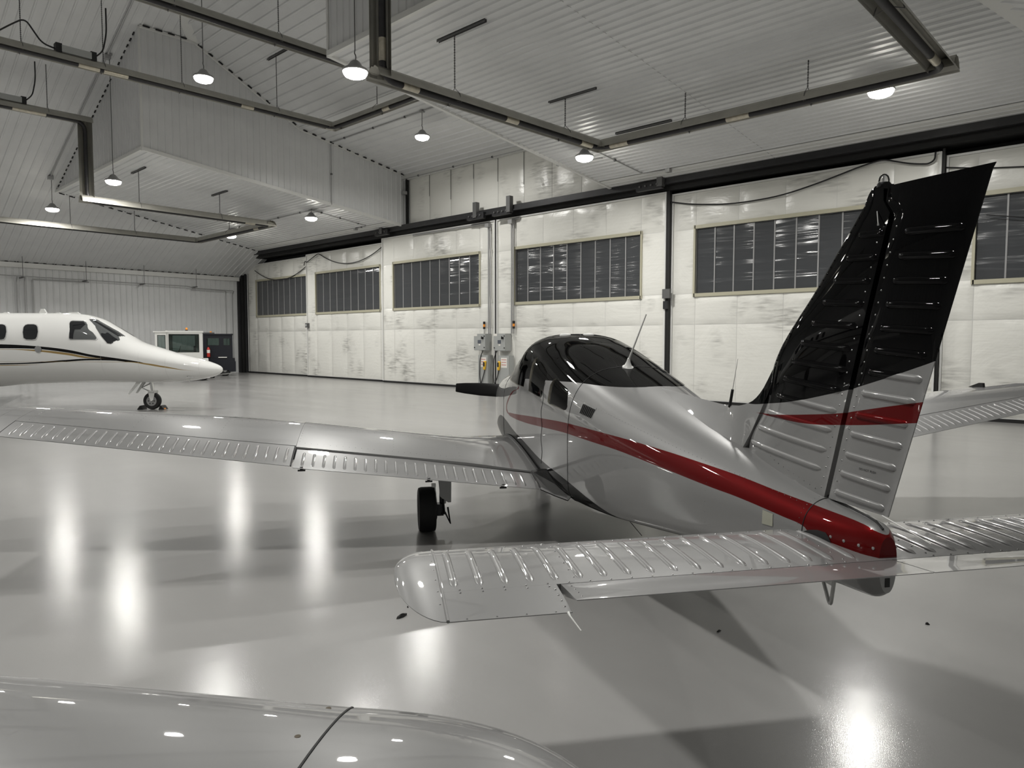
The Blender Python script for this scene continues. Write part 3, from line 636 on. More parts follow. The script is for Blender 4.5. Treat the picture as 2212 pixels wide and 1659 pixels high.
def bead_mesh(length, wid, hgt, name='bead'):
    """raised rounded stiffening bead along +X, standing up +Z"""
    mb = MB(); nx, nyy = 12, 6; vs = []; fs = []
    for i in range(nx+1):
        t = i/nx; x = t*length; e = min(1.0, math.sqrt(max(0, 1-(max(0, wid*0.9-min(x, length-x))/(wid*0.9))**2)))
        for j in range(nyy+1):
            a = PI*j/nyy; vs.append((x, wid/2*math.cos(a)*(0.35+0.65*e), hgt*math.sin(a)*e-0.001))
    for i in range(nx):
        for j in range(nyy): fs.append((i*(nyy+1)+j, (i+1)*(nyy+1)+j, (i+1)*(nyy+1)+j+1, i*(nyy+1)+j+1))
    mb.add(vs, fs); me = mb.mesh(name); me.shade_smooth(); return me
def place_bead(me, name, parent, a, b, nrm, m):
    a, b, n_ = Vector(a), Vector(b), Vector(nrm); x = (b-a).normalized(); n_ = (n_-x*n_.dot(x)).normalized(); y = n_.cross(x)
    o = bpy.data.objects.new(name, me); COL.objects.link(o); o.parent = parent
    s_ = (b-a).length/me['len']
    o.matrix_local = Matrix(((x.x*s_, y.x, n_.x, a.x), (x.y*s_, y.y, n_.y, a.y), (x.z*s_, y.z, n_.z, a.z), (0, 0, 0, 1)))
    if not me.materials: me.materials.append(m)
    return o

# ---- vertical tail
LET = [(1.08, 3.63), (1.27, 3.603), (1.497, 3.425), (1.70, 3.362), (2.10, 2.975), (2.36, 2.718), (2.418, 2.66), (2.445, 2.628), (2.458, 2.595)]
def fin_le(w): return pchip(LET, w)[0]
def hinge(w): return 2.876+(w-1.127)*(2.484-2.876)/(2.367-1.127)
def rud_te(w): return 2.505+(w-1.117)*(2.05-2.505)/(2.42-1.117)
def naca(s): s = min(max(s, 0), 1); return (0.2969*math.sqrt(s)-0.126*s-0.3516*s*s+0.2843*s**3-0.1036*s**4)/0.1
def fin_t(u, w):
    le, te = fin_le(min(w, 2.40)), rud_te(w); ch = le-te
    return 0.5*0.075*min(ch, 1.0)*naca((le-u)/ch)
def slab(fu_a, fu_b, ws, n, thick, top=None):
    """symmetric surface between leading fn fu_a(w) and trailing fn fu_b(w)"""
    mb = MB(); rings = []
    for w in ws:
        a, b = fu_a(w), fu_b(w); ring = []
        for k in range(n+1):
            t = k/n; t = 0.5-0.5*math.cos(PI*t) if n > 6 else t; u = a+(b-a)*t; ring.append((u, thick(u, w)))
        rings.append([Vector((u-PU, v, w)) for u, v in ring]+[Vector((u-PU, -v, w)) for u, v in reversed(ring)])
    N = len(rings[0]); vs = [q for r in rings for q in r]; fs = []
    for i in range(len(rings)-1):
        for k in range(N): fs.append((i*N+k, i*N+(k+1) % N, (i+1)*N+(k+1) % N, (i+1)*N+k))
    fs.append(tuple(range(N-1, -1, -1))); fs.append(tuple((len(rings)-1)*N+k for k in range(N)))
    mb.add(vs, fs); return mb
def lin(a, b, n): return [a+(b-a)*k/n for k in range(n+1)]
fin_te = lambda w: (hinge(w)+0.012) if w < 2.335 else min(2.546, hinge(2.335)+0.012+(w-2.335)*0.75)
FIN = slab(fin_le, lambda w: min(fin_te(w), fin_le(w)-0.01), lin(1.09, 2.33, 34)+[2.335, 2.35, 2.37, 2.39, 2.415, 2.435, 2.448, 2.456], 14, fin_t).build('vertical_fin', M_tail, AP, smooth=True, angle=35)
def rud_le(w): return hinge(w)-0.012 if w < 2.325 else min(2.536-(w-2.40)*0.25, hinge(2.325)-0.012+(w-2.325)*0.85)
def rtop(u): return 2.44-0.045*(2.5-u)
RUD = slab(rud_le, rud_te, lin(1.122, 2.325, 34)+[2.34, 2.355, 2.37, 2.385, 2.40, 2.415, 2.428, 2.438], 12, lambda u, w: max(0.0022, fin_t(u, w)*(1 if u < rud_le(w)-0.02 else 0.8))).build('rudder', M_tail, AP, smooth=True, angle=35)
for v in RUD.data.vertices:        # sloping top edge
    if v.co.z > 2.40: v.co.z += (rtop(v.co.x+PU)-2.438)*((v.co.z-2.40)/0.038)
bl = bead_mesh(0.3, 0.020, 0.0065); bl['len'] = 0.3
M_bead_tail = M_tail
def paint_bead(parent, u0, u1, w0, w1, wid=None):
    # beads keep the airplane's coordinates so that the stripes run across them
    for sd in (1, -1):
        mb = MB(); nx, nyy = 16, 6; vs = []; fs = []; wd = 0.032; L_ = abs(u1-u0)
        for i in range(nx+1):
            t = i/nx; u = u0+(u1-u0)*t; x = t*L_; e = math.sqrt(max(0, 1-(max(0, 0.018-min(x, L_-x))/0.018)**2))
            for j in range(nyy+1):
                a = PI*j/nyy; w = w0+(w1-w0)*t+wd/2*math.cos(a)*(0.3+0.7*e)
                vs.append((u-PU, sd*(fin_t(u, w)-0.001+0.0095*math.sin(a)*e), w))
        for i in range(nx):
            for j in range(nyy): fs.append((i*(nyy+1)+j, (i+1)*(nyy+1)+j, (i+1)*(nyy+1)+j+1, i*(nyy+1)+j+1))
        mb.add(vs, fs); mb.build('stiffener_bead', M_tail, parent, smooth=True, angle=180)
rb = [(2.823, 1.162, 2.509, 1.151), (2.789, 1.253, 2.478, 1.237), (2.756, 1.341, 2.448, 1.326), (2.724, 1.435, 2.418, 1.418), (2.692, 1.519, 2.39, 1.508), (2.657, 1.615, 2.354, 1.598), (2.62, 1.705, 2.323, 1.686), (2.585, 1.796, 2.303, 1.776), (2.553, 1.885, 2.271, 1.868), (2.524, 1.978, 2.24, 1.958), (2.488, 2.068, 2.21, 2.048), (2.46, 2.16, 2.177, 2.137), (2.43, 2.25, 2.143, 2.228)]
for a, b, c_, d in rb: paint_bead(RUD, a, c_+0.012, b, d)
fb = [(3.57, 1.287, 2.905, 1.246), (3.493, 1.378, 2.869, 1.338), (3.395, 1.468, 2.835, 1.432), (3.30, 1.560, 2.801, 1.523), (3.235, 1.648, 2.77, 1.615), (3.161, 1.737, 2.735, 1.707), (3.084, 1.826, 2.712, 1.797), (3.001, 1.914, 2.677, 1.894), (2.922, 2.005, 2.638, 1.986), (2.847, 2.095, 2.601, 2.078), (2.766, 2.185, 2.568, 2.170), (2.69, 2.274, 2.533, 2.260)]
for a, b, c_, d in fb: paint_bead(FIN, a, c_, b, d)
for par, nm, fu, off in ((FIN, 'fin_rivets', hinge, 0.045), (RUD, 'rudder_rivets', hinge, -0.045)):
    rivets(nm, par, [([(fu(w)+off-PU, sd*fin_t(fu(w)+off, w), w) for w in lin(1.14, 2.30, 24)], (0, sd, 0)) for sd in (1, -1)], step=0.03)
rivets('fin_rivets', FIN, [([(u-PU, sd*fin_t(u, w), w) for u, w in ((3.50, 1.30), (3.27, 1.22), (2.93, 1.145))], (0, sd, 0)) for sd in (1, -1)], step=0.04)
rivets('fin_rivets', FIN, [([(fin_le(w)-0.03-PU, sd*fin_t(fin_le(w)-0.03, w), w) for w in lin(1.72, 2.36, 12)], (0, sd, 0)) for sd in (1, -1)], step=0.03, m=M_tail)
# dorsal fairing
RID = [(3.30, 1.76), (3.382, 1.679), (3.468, 1.581), (3.536, 1.527), (3.608, 1.492), (3.735, 1.463), (3.827, 1.454), (4.183, 1.464), (4.50, 1.478), (4.865, 1.493)]
def dors(sd=0):
    mb = MB(); rings = []
    for u in lin(3.31, 4.86, 40):
        r_ = pchip(RID, u)[0]; ft = pchip(FUS, u)[0]
        base = ft-0.03
        hb = pchip([(3.31, 0.030), (3.45, 0.036), (3.60, 0.042), (4.0, 0.075), (4.5, 0.055), (4.86, 0.012)], u)[0]
        r_ = max(r_, base+0.004); ring = []
        for k in range(7):
            t = k/6; ring.append((hb*(1-t)**1.25+0.006*math.sqrt(max(0, 1-t*t)), base+(r_-base)*t))
        sm = lambda w: 3.62-0.30*max(0, min(1, (w-1.22)/0.46)); rings.append([Vector((max(u, sm(w))-PU, v, w)) for v, w in ring]+[Vector((max(u, sm(w))-PU, -v, w)) for v, w in reversed(ring[:-1])])
    N = len(rings[0]); vs = [q for r in rings for q in r]; fs = [(i*N+k, i*N+k+1, (i+1)*N+k+1, (i+1)*N+k) for i in range(len(rings)-1) for k in range(N-1)]
    fs.append(tuple(range(N))); mb.add(vs, fs); return mb
mb = MB(); mb.tube([(u-PU, 0.006, pchip(FUS, u)[0]+0.006) for u in lin(2.885, 2.525, 8)], 0.005, 6); mb.build('rudder_gap_line', M_black, FUSO)  # black tube put in for the dark gap under the rudder
DOR = dors().build('dorsal_fairing', M_tail, AP, smooth=True, angle=40)
# beacon and small fittings on the fin
mb = MB(); mb.lathe([(0.026, -0.004), (0.026, 0.008), (0.022, 0.014)], 20, M=Matrix.Translation((2.575-PU, 0, 2.452))); BC = mb.build('beacon', M_bladeb, AP, smooth=True)
mb = MB(); mb.lathe([(0.020, 0.012), (0.021, 0.024), (0.017, 0.038), (0.010, 0.046), (0.002, 0.049)], 20, M=Matrix.Translation((2.575-PU, 0, 2.452))); mb.build('beacon_lens', M_clear, BC, smooth=True)
mb = MB(); mb.lathe([(0.008, 0.0), (0.010, 0.014), (0.006, 0.030)], 12, M=Matrix.Translation((2.575-PU, 0, 2.464))); mb.build('beacon_bulb', M_chrome, BC, smooth=True)
mb = MB(); mb.tube([(2.577-PU, fin_t(2.577, 2.352)+0.002, 2.352), (2.55-PU, fin_t(2.55, 2.295)+0.015, 2.295)], 0.0022, 6); mb.lathe([(0.004, -0.004), (0.004, 0.004)], 8, M=Matrix.Translation((2.55-PU, fin_t(2.55, 2.295)+0.015, 2.295))); mb.build('vent_tube', M_steel, FIN)
mb = MB(); mb.tube([(2.53-PU, 0.008, 1.122), (2.31-PU, -0.03, 1.065)], [0.003, 0.0018], 6); mb.build('static_wick', M_whitep, RUD)
# lettering on the rudder
def text(name, body, size, M, m, parent, ext=0.0):
    cu = bpy.data.curves.new(name, 'FONT'); cu.body = body; cu.size = size; cu.align_x = 'LEFT'; cu.extrude = ext
    o = bpy.data.objects.new(name, cu); COL.objects.link(o); dg = bpy.context.evaluated_depsgraph_get()
    me = bpy.data.meshes.new_from_object(o.evaluated_get(dg)); bpy.data.objects.remove(o); bpy.data.curves.remove(cu)
    me.transform(M); return link(name, me, m, parent)
M_ink = mat('black lettering', (0.02, 0.02, 0.02), 0.5)
ta = Vector((2.667-PU, fin_t(2.667, 1.29)+0.0008, 1.287)); tb = Vector((2.571-PU, fin_t(2.571, 1.29)+0.0008, 1.285)); tx = (tb-ta).normalized(); ty = Vector((0.0, -0.02, 1)); ty = (ty-tx*ty.dot(tx)).normalized(); tz = tx.cross(ty)
t = text('rudder_lettering', 'DO NOT PUSH', 0.0175, Matrix.Identity(4), M_ink, RUD)
wdt = max(v.co.x for v in t.data.vertices); sc_ = (tb-ta).length/wdt
t.data.transform(Matrix(((tx.x, ty.x, tz.x, ta.x), (tx.y, ty.y, tz.y, ta.y), (tx.z, ty.z, tz.z, ta.z), (0, 0, 0, 1))) @ Matrix.Diagonal((sc_, sc_*0.95, 1, 1)))

# ---- stabilator
SZ = 0.935
def st_pt(v, s, up, le, te, tabw=0.0):
    ch = 0.775; u = le+(te-le)*s; t = 0.5*0.085*ch*naca(s*(le-te)/ch) if le-te < ch else 0.5*0.085*ch*naca(s)
    return Vector((u-PU, v, SZ+(t if up else -t)+tabw*s))
SLE, SHI, STE = 3.03, 2.48, 2.255
def wing_strip(vs_, le, te, s0, s1, fz, n=16, tc=None, cosine=True):
    """closed surface over spanwise stations; fz(v, s, up) gives the point"""
    mb = MB(); rings = []
    for v in vs_:
        ss = [s0+(s1-s0)*((1-math.cos(PI/2*k/n)) if cosine else k/n) for k in range(n+1)]
        rings.append([fz(v, s, True) for s in ss]+[fz(v, s, False) for s in reversed(ss)])
    N = len(rings[0]); vv = [q for r in rings for q in r]; fs = []
    for i in range(len(rings)-1):
        for k in range(N): fs.append((i*N+k, i*N+(k+1) % N, (i+1)*N+(k+1) % N, (i+1)*N+k))
    fs.append(tuple(range(N-1, -1, -1))); fs.append(tuple((len(rings)-1)*N+k for k in range(N))); mb.add(vv, fs); return mb
SC_ = SLE-STE; sh_ = (SLE-SHI)/SC_
def st_f(v, s, up):
    t = 0.5*0.088*SC_*naca(s); t = max(t, 0.0015); return Vector((SLE-SC_*s-PU, v, SZ+(t if up else -t)))
def tab_f(v, s, up):
    q = st_f(v, s, up); q.z += 0.040*(s-sh_)/(1-sh_); return q
STB = wing_strip(lin(-1.80, 1.80, 2), 0, 0, 0, sh_, st_f).build('stabilator', M_silver, AP, smooth=True, angle=35)
for sd in (1, -1):
    wing_strip([sd*1.385, sd*1.80], 0, 0, sh_+0.0005, 1, st_f, 6, cosine=False).build('stabilator_trailing_skin', M_silver, STB, smooth=True, angle=35)
    wing_strip([sd*0.0+sd*0.003, sd*1.37], 0, 0, sh_+0.008, 1, tab_f, 6, cosine=False).build('servo_tab', M_silver, STB, smooth=True, angle=35)
    TIPO = [(0.0, 0.0), (0.35, 0.01), (0.75, 0.06), (1, 0.28), (0.985, 0.50), (0.90, 0.72), (0.70, 0.90), (0.40, 0.98), (0.0, 1.0)]
    mb = MB(); rings = []
    for k in range(15):
        x = 1-(1-k/14)**2.0; x = min(x, 0.999)
        # leading and trailing chord fractions of the rounded outline at this span fraction
        sl0 = 0.30*(1-math.sqrt(1-x**2.2)); sl1 = 1-0.62*(1-math.sqrt(1-x**1.7))
        v = sd*(1.802+0.165*x); ring = []; ss = [0.5-0.5*math.cos(PI*q/16) for q in range(17)]
        for s in ss:
            S_ = sl0+(sl1-sl0)*s; t = 0.5*0.088*SC_*naca(s)*math.sqrt(max(0.0, 1-x**2.6))+0.0012; ring.append((S_, t))
        rings.append([Vector((SLE-SC_*a-PU, v, SZ+t)) for a, t in ring]+[Vector((SLE-SC_*a-PU, v, SZ-t)) for a, t in reversed(ring)])
    N = len(rings[0]); fs = [(i*N+q, i*N+(q+1) % N, (i+1)*N+(q+1) % N, (i+1)*N+q) for i in range(14) for q in range(N)]; fs += [tuple(range(N-1, -1, -1)), tuple(14*N+q for q in range(N))]
    mb.add([q for r in rings for q in r], fs); mb.build('stabilator_tip', M_silver, STB, smooth=True, angle=40)
    mb = MB(); mb.tube([st_f(sd*1.803, s, True)+Vector((0, 0, 0.001)) for s in lin(0.02, 1, 12)], 0.006, 6); mb.build('tip_seam', M_silver, STB, smooth=True)
    for k in range(18):
        v = sd*(1.755-0.095*k); a, b = st_f(v, 0.135, True), st_f(v, sh_-0.045, True)
        # bead follows the curved skin
        mb = MB(); nx, nyy = 14, 6; vs = []; fs = []; L_ = (a-b).length
        for i in range(nx+1):
            s = 0.135+(sh_-0.045-0.135)*i/nx; q = st_f(v, s, True); x = L_*i/nx; e = math.sqrt(max(0, 1-(max(0, 0.022-min(x, L_-x))/0.022)**2))
            for j in range(nyy+1):
                an = PI*j/nyy; vs.append((q.x, q.y+0.016*math.cos(an)*(0.3+0.7*e), q.z-0.001+0.0095*math.sin(an)*e))
        for i in range(nx):
            for j in range(nyy): fs.append((i*(nyy+1)+j, (i+1)*(nyy+1)+j, (i+1)*(nyy+1)+j+1, i*(nyy+1)+j+1))
        mb.add(vs, fs); mb.build('stiffener_bead', M_silver, STB, smooth=True, angle=180)
    rl = [([st_f(sd*v, s, True) for v in lin(0.16, 1.78, 20)], (0, 0, 1)) for s in (0.10, sh_-0.012, sh_+0.02)]
    rl += [([st_f(sd*1.305, s, True) for s in lin(0.12, sh_-0.02, 6)], (0, 0, 1)), ([st_f(sd*1.40, s, True) for s in lin(sh_+0.03, 0.97, 4)], (0, 0, 1)), ([tab_f(sd*1.34, s, True) for s in lin(sh_+0.03, 0.97, 4)], (0, 0, 1)), ([st_f(sd*v, 0.985, True) for v in lin(1.39, 1.79, 4)], (0, 0, 1)), ([st_f(sd*1.818, s, True) for s in lin(0.1, 0.9, 6)], (0, 0, 1)), ([st_f(sd*0.19, s, True) for s in lin(0.1, sh_, 6)], (0, 0, 1))]
    rivets('stabilator_rivets', STB, rl, r=0.0042, step=0.052)
    mb = MB(); q = st_f(sd*1.40, 1, True); mb.tube([q, q+Vector((-0.02, 0, -0.004)), q+Vector((-0.085, -sd*0.02, -0.03))], [0.005, 0.003, 0.0018], 6); mb.build('static_wick', M_whitep, STB)
# dark slot where the stabilator passes into the tail cone, bolts, placard, tail lamp slot, tie-down ring
def patch(name, poly, m, off=0.0025, side=1, parent=None, sub=6):
    mb = MB(); c = (sum(a for a, b in poly)/len(poly), sum(b for a, b in poly)/len(poly)); n = len(poly); vs = [fus_at(c[0], c[1], side, off)]; fs = []
    for r in range(1, sub+1):
        for a, b in poly: vs.append(fus_at(c[0]+(a-c[0])*r/sub, c[1]+(b-c[1])*r/sub, side, off))
    for k in range(n): fs.append((0, 1+k, 1+(k+1) % n))
    for r in range(sub-1):
        for k in range(n): fs.append((1+r*n+k, 1+(r+1)*n+k, 1+(r+1)*n+(k+1) % n, 1+r*n+(k+1) % n))
    mb.add(vs, fs); return mb.build(name, m, parent or FUSO, smooth=True, angle=180)
for sd in (1, -1):
    patch('stabilator_slot', [(2.87, 0.972), (2.83, 0.992), (2.78, 1.004), (2.735, 1.004), (2.715, 0.99), (2.70, 0.968), (2.78, 0.955)], M_black, 0.004, sd)
    patch('tail_placard', [(3.139, 1.012), (3.067, 1.008), (3.064, 0.948), (3.139, 0.944)], mat('yellowed placard', (0.33, 0.33, 0.27), 0.5), 0.003, sd, sub=2)
    for u in (2.709, 2.641, 2.572, 2.522):
        q = fus_at(u, 0.992, sd, 0.0); n_ = Vector((-0.25, sd, 0)).normalized(); R_ = n_.to_track_quat('Z', 'Y').to_matrix().to_4x4()
        mb = MB(); mb.lathe([(0.0065, -0.002), (0.0065, 0.0015), (0.003, 0.003)], 12, M=Matrix.Translation(q) @ R_); mb.build('tail_cone_bolt', M_rim, FUSO, smooth=True)
mb = MB()
for sd in (1, -1): mb.box((2.495-PU, -0.02, 0.83), (2.502-PU, 0.02, 0.875))
o = MB().box((2.4985-PU, -0.010, 0.835), (2.510-PU, 0.012, 0.872)).build('tail_lamp_slot', M_black, FUSO)
mb = MB(); a = [(2.93, 0.775), (2.83, 0.775), (2.845, 0.650), (2.865, 0.628), (2.885, 0.632)]
mb.tube(rounded([(2.95-PU, 0, 0.775), (2.865-PU, 0, 0.615), (2.835-PU, 0, 0.775)], 0.035, 5), 0.0085, 8); mb.box((2.84-PU, -0.006, 0.72), (2.94-PU, 0.006, 0.775)); mb.build('tie_down_ring', M_steel, AP, smooth=True)
# seams and rivets on the fuselage
def ringseam(u, a0, a1, name, m=M_black, r=0.0028):
    mb = MB(); mb.tube([fus_pt(u, math.radians(a), 0.0002) for a in lin(a0, a1, 40)], r, 5); return mb.build(name, m, FUSO, smooth=True)
ringseam(5.50, -60, 120, 'skin_seam'); ringseam(2.875, -5, 185, 'tail_cone_seam'); ringseam(8.16, -60, 240, 'cowl_seam')
mb = MB(); mb.tube([fus_at(6.25+0.02*math.cos(k), w, 1, 0.0004) for k, w in enumerate(lin(0.72, 1.46, 20))], 0.0025, 5); mb.build('door_seam', M_black, FUSO)
rivets('fuselage_rivets', FUSO, [([fus_at(u, pchip([(2.9, 1.085), (3.9, 1.19), (5.0, 1.33), (5.45, 1.38)], u)[0], 1, 0.0005) for u in lin(2.95, 5.45, 30)], (0, 1, 0.5)), ([fus_at(5.47, w, 1, 0.0005) for w in lin(0.62, 1.45, 12)], (0, 1, 0.2)), ([fus_at(3.6, w, 1, 0.0005) for w in lin(0.75, 1.1, 6)], (0, 1, 0)), ([fus_pt(2.905, math.radians(a), 0.0005) for a in lin(0, 90, 10)], (0, 0.8, 0.6)), ([fus_pt(5.55, math.radians(a), 0.0005) for a in lin(40, 140, 14)], (0, 0.2, 1)), ([fus_pt(6.25, math.radians(a), 0.0005) for a in lin(45, 135, 14)], (0, 0.2, 1))], r=0.0022, step=0.03)
# cabin air louvres
lv = MB(); c0 = [fus_at(u, w, 1, 0.001) for u, w in ((5.275, 1.360), (5.047, 1.335), (5.065, 1.255), (5.28, 1.275))]
LV = patch('louvre_plate', [(5.28, 1.362), (5.05, 1.337), (5.062, 1.252), (5.285, 1.272)], M_silver, 0.002, sub=3)
for k in range(7):
    t = (k+0.5)/7; ua, ub = 5.27-0.215*t, 5.275-0.205*t; wa, wb = 1.352-0.024*t, 1.280-0.018*t; d_ = 0.011
    mb = MB(); top = [fus_at(ua+d_, wa, 1, 0.004), fus_at(ua-d_, wa-0.002, 1, 0.004), fus_at(ub-d_, wb, 1, 0.004), fus_at(ub+d_, wb+0.001, 1, 0.004)]
    mb.prism(top, (0, 0.004, 0)); mb.build('louvre_slot', M_black, LV)
    mb = MB(); mb.prism([fus_at(ua+d_+0.005, wa, 1, 0.004), fus_at(ua+d_-0.002, wa, 1, 0.013), fus_at(ub+d_-0.002, wb, 1, 0.013), fus_at(ub+d_+0.005, wb, 1, 0.004)], (0, 0.001, 0)); mb.build('louvre_blade', M_silver, LV)
# antennas and roof fittings
q = Vector((5.47-PU, 0.04, 1.618)); mb = MB(); mb.lathe([(0.045, -0.01), (0.045, 0.006), (0.030, 0.016), (0.016, 0.05), (0.010, 0.08)], 16, M=Matrix.Translation(q) @ Matrix.Rotation(-0.35, 4, 'Y')); AN = mb.build('whip_antenna', M_whitep, AP, smooth=True)
mb = MB(); mb.tube([q+Vector((-0.02, 0, 0.06)), q+Vector((-0.25, -0.06, 0.42))], [0.008, 0.005], 8); mb.build('antenna_rod', M_whitep, AN, smooth=True)
mb = MB(); mb.tube([(3.838-PU, 0, 1.445), (3.804-PU, 0, 1.551)], [0.009, 0.008], 10); AN = mb.build('locator_antenna', M_black, AP, smooth=True)
mb = MB(); mb.tube([(3.804-PU, 0, 1.55), (3.746-PU, 0, 1.73)], [0.002, 0.0012], 5); mb.build('antenna_rod', M_steel, AN)
for u, v in ((6.93, 0.175), (6.91, -0.06)):
    mb = MB(); mb.lathe([(0.062, -0.012), (0.060, 0.004), (0.045, 0.014), (0.0, 0.017)], 20, M=Matrix.Translation((u-PU, v, 1.892)) @ Matrix.Diagonal((1.2, 0.9, 1, 1))); mb.build('navigation_puck', M_whitep, AP, smooth=True)
# spinner and propeller
SPZ = 1.13
mb = MB(); mb.lathe([(0.17, 0.0), (0.168, 0.05), (0.14, 0.13), (0.09, 0.20), (0.03, 0.245), (0.0, 0.25)], 28, M=Matrix.Translation((9.355-PU, 0, SPZ)) @ Matrix.Rotation(PI/2, 4, 'Y')); SPN = mb.build('spinner', M_chrome, AP, smooth=True)
for k in (0, 1):
    ang = math.radians(5+180*k); mb = MB(); rings = []
    for i, (r, ch, tw, th) in enumerate([(0.12, 0.12, 50, 0.05), (0.25, 0.17, 36, 0.03), (0.45, 0.19, 26, 0.02), (0.70, 0.175, 18, 0.014), (0.90, 0.145, 14, 0.010), (1.02, 0.115, 12, 0.008), (1.03, 0.10, 12, 0.005)]):
        ring = []
        for j in range(12):
            a = 2*PI*j/12; cx, cz = ch/2*math.cos(a), th/2*math.sin(a); b_ = math.radians(tw)
            ring.append(Vector((9.42-PU+cx*math.sin(b_)+cz*math.cos(b_), r*math.cos(ang)-(cx*math.cos(b_)-cz*math.sin(b_))*math.sin(ang), SPZ+r*math.sin(ang)+(cx*math.cos(b_)-cz*math.sin(b_))*math.cos(ang))))
        rings.append(ring)
    vs = [q for r in rings for q in r]; fs = [(i*12+j, i*12+(j+1) % 12, (i+1)*12+(j+1) % 12, (i+1)*12+j) for i in range(6) for j in range(12)]+[tuple(range(11, -1, -1)), tuple(72+j for j in range(12))]
    mb.add(vs, fs); mb.build('propeller_blade', M_bladeb, AP, smooth=True, angle=60)
for sd in (1, -1):      # cowl air inlets
    mb = MB(); mb.lathe([(0.10, 0.0), (0.115, 0.012), (0.10, 0.02)], 20, M=Matrix.Translation((9.352-PU, sd*0.24, 1.08)) @ Matrix.Rotation(PI/2, 4, 'Y')); mb.build('cowl_inlet', M_black, AP, smooth=True)

# ---- wings
DIH = 0.1328
WLE = [(0.40, 8.42), (0.60, 8.22), (0.85, 7.98), (1.10, 7.72), (1.30, 7.60), (1.6, 7.585), (2.72, 7.575), (5.12, 7.22)]
WTE = [(0.40, 5.98), (2.72, 5.98), (2.80, 5.985), (5.12, 6.19)]
def wle(v): return pchip(WLE, v)[0]
def wte(v):
    return 5.98 if v < 2.74 else 5.98+(v-2.74)*0.21/2.38
def camb(s): p_ = 0.4; return 0.022/p_**2*(2*p_*s-s*s) if s < p_ else 0.022/(1-p_)**2*((1-2*p_)+2*p_*s-s*s)
def wing_pt(v, s, up, sd, tcs=1.0):
    le, te = wle(v), wte(v); ch = le-te; eff = min(ch, 1.62)
    t = 0.5*0.145*eff*naca(s)*tcs; w = 0.47+DIH*v+(1-s)*0.066*eff+camb(s)*eff
    return Vector((le-ch*s-PU, sd*v, w+(max(t, 0.002) if up else -max(t, 0.002))))
def hs_in(v): return (wle(v)-6.36)/(wle(v)-wte(v))
def hs_out(v): return (wle(v)-(6.385+0.05*(v-2.74)))/(wle(v)-wte(v))
for sd in (1, -1):
    VV = [0.42, 0.6, 0.75, 0.9, 1.05, 1.2, 1.35, 1.6, 2.1, 2.60, 2.735]
    def main_f(hf): return lambda v, s, up: wing_pt(v, s*hf(v), up, sd)
    WG = wing_strip(VV+[2.738], 0, 0, 0, 1, main_f(lambda v: hs_in(v)), 22).build('wing', M_silver, AP, smooth=True, angle=32)
    WO = wing_strip([2.74, 3.3, 4.0, 4.6, 4.985], 0, 0, 0, 1, main_f(lambda v: hs_out(v)), 22).build('outer_wing', M_silver, WG, smooth=True, angle=32)
    wing_strip([4.987, 5.13], 0, 0, 0, 1, lambda v, s, up: wing_pt(v, s, up, sd), 22).build('wing_end', M_silver, WG, smooth=True, angle=32)
    mb = MB(); rings = []
    for k in range(9):
        x = k/8*0.999; q_ = math.sqrt(1-x*x); v = 5.132+0.26*x; rings.append([]); ss = [1-math.cos(PI/2*i/14) for i in range(15)]
        for up in (True, False):
            for s in (ss if up else reversed(ss)):
                p_ = wing_pt(5.132, s, up, sd); mid = (wing_pt(5.132, s, True, sd).z+wing_pt(5.132, s, False, sd).z)/2
                rings[-1].append(Vector((p_.x*(1-0.25*x*x)+0.25*x*x*(6.55-PU), sd*v, mid+(p_.z-mid)*q_+DIH*0.26*x)))
    N = len(rings[0]); fs = [(i*N+q, i*N+(q+1) % N, (i+1)*N+(q+1) % N, (i+1)*N+q) for i in range(8) for q in range(N)]+[tuple(range(N)), tuple(8*N+q for q in range(N))]
    mb.add([q for r in rings for q in r], fs); mb.build('wing_tip', M_silver, WG, smooth=True, angle=40)
    FLP = wing_strip(lin(0.66, 2.728, 2), 0, 0, 0, 1, lambda v, s, up: wing_pt(v, hs_in(v)+0.014+(0.986-hs_in(v))*s, up, sd)+Vector((0, 0, -0.012)), 8, cosine=False).build('flap', M_silver, WG, smooth=True, angle=32)
    AIL = wing_strip(lin(2.752, 4.98, 2), 0, 0, 0, 1, lambda v, s, up: wing_pt(v, hs_out(v)+0.008+(0.992-hs_out(v))*s, up, sd), 8, cosine=False).build('aileron', M_silver, WG, smooth=True, angle=32)
    def wbead(par, v, hf, dz, s0=0.14, s1=0.10):
        h_ = hf(v); mb = MB(); nx, nyy = 10, 5; vs = []; fs = []
        for i in range(nx+1):
            s = h_+(1-h_)*(s0+(1-s0-s1)*i/nx); q = wing_pt(v, s, True, sd); L_ = 0.27; x = L_*i/nx; e = math.sqrt(max(0, 1-(max(0, 0.022-min(x, L_-x))/0.022)**2))
            for j in range(nyy+1):
                an = PI*j/nyy; vs.append((q.x, q.y+0.0125*math.cos(an)*(0.3+0.7*e), q.z+dz-0.001+0.010*math.sin(an)*e))
        for i in range(nx):
            for j in range(nyy): fs.append((i*(nyy+1)+j, (i+1)*(nyy+1)+j, (i+1)*(nyy+1)+j+1, i*(nyy+1)+j+1))
        mb.add(vs, fs); mb.build('stiffener_bead', M_silver, par, smooth=True, angle=180)
    for k in range(23): wbead(FLP, 0.78+0.0855*k, hs_in, -0.012, 0.2)
    for k in range(27): wbead(AIL, 2.80+0.081*k, hs_out, 0.0)
    mb = MB(); mb.prism([wing_pt(v, hs_in(v)-0.004, True, sd)+Vector((0, 0, -0.012)) for v in (0.66, 2.735)]+[wing_pt(v, hs_in(v)+0.018, True, sd)+Vector((0, 0, -0.02)) for v in (2.735, 0.66)], (0, 0, -0.01)); mb.build('flap_gap', M_black, WG)
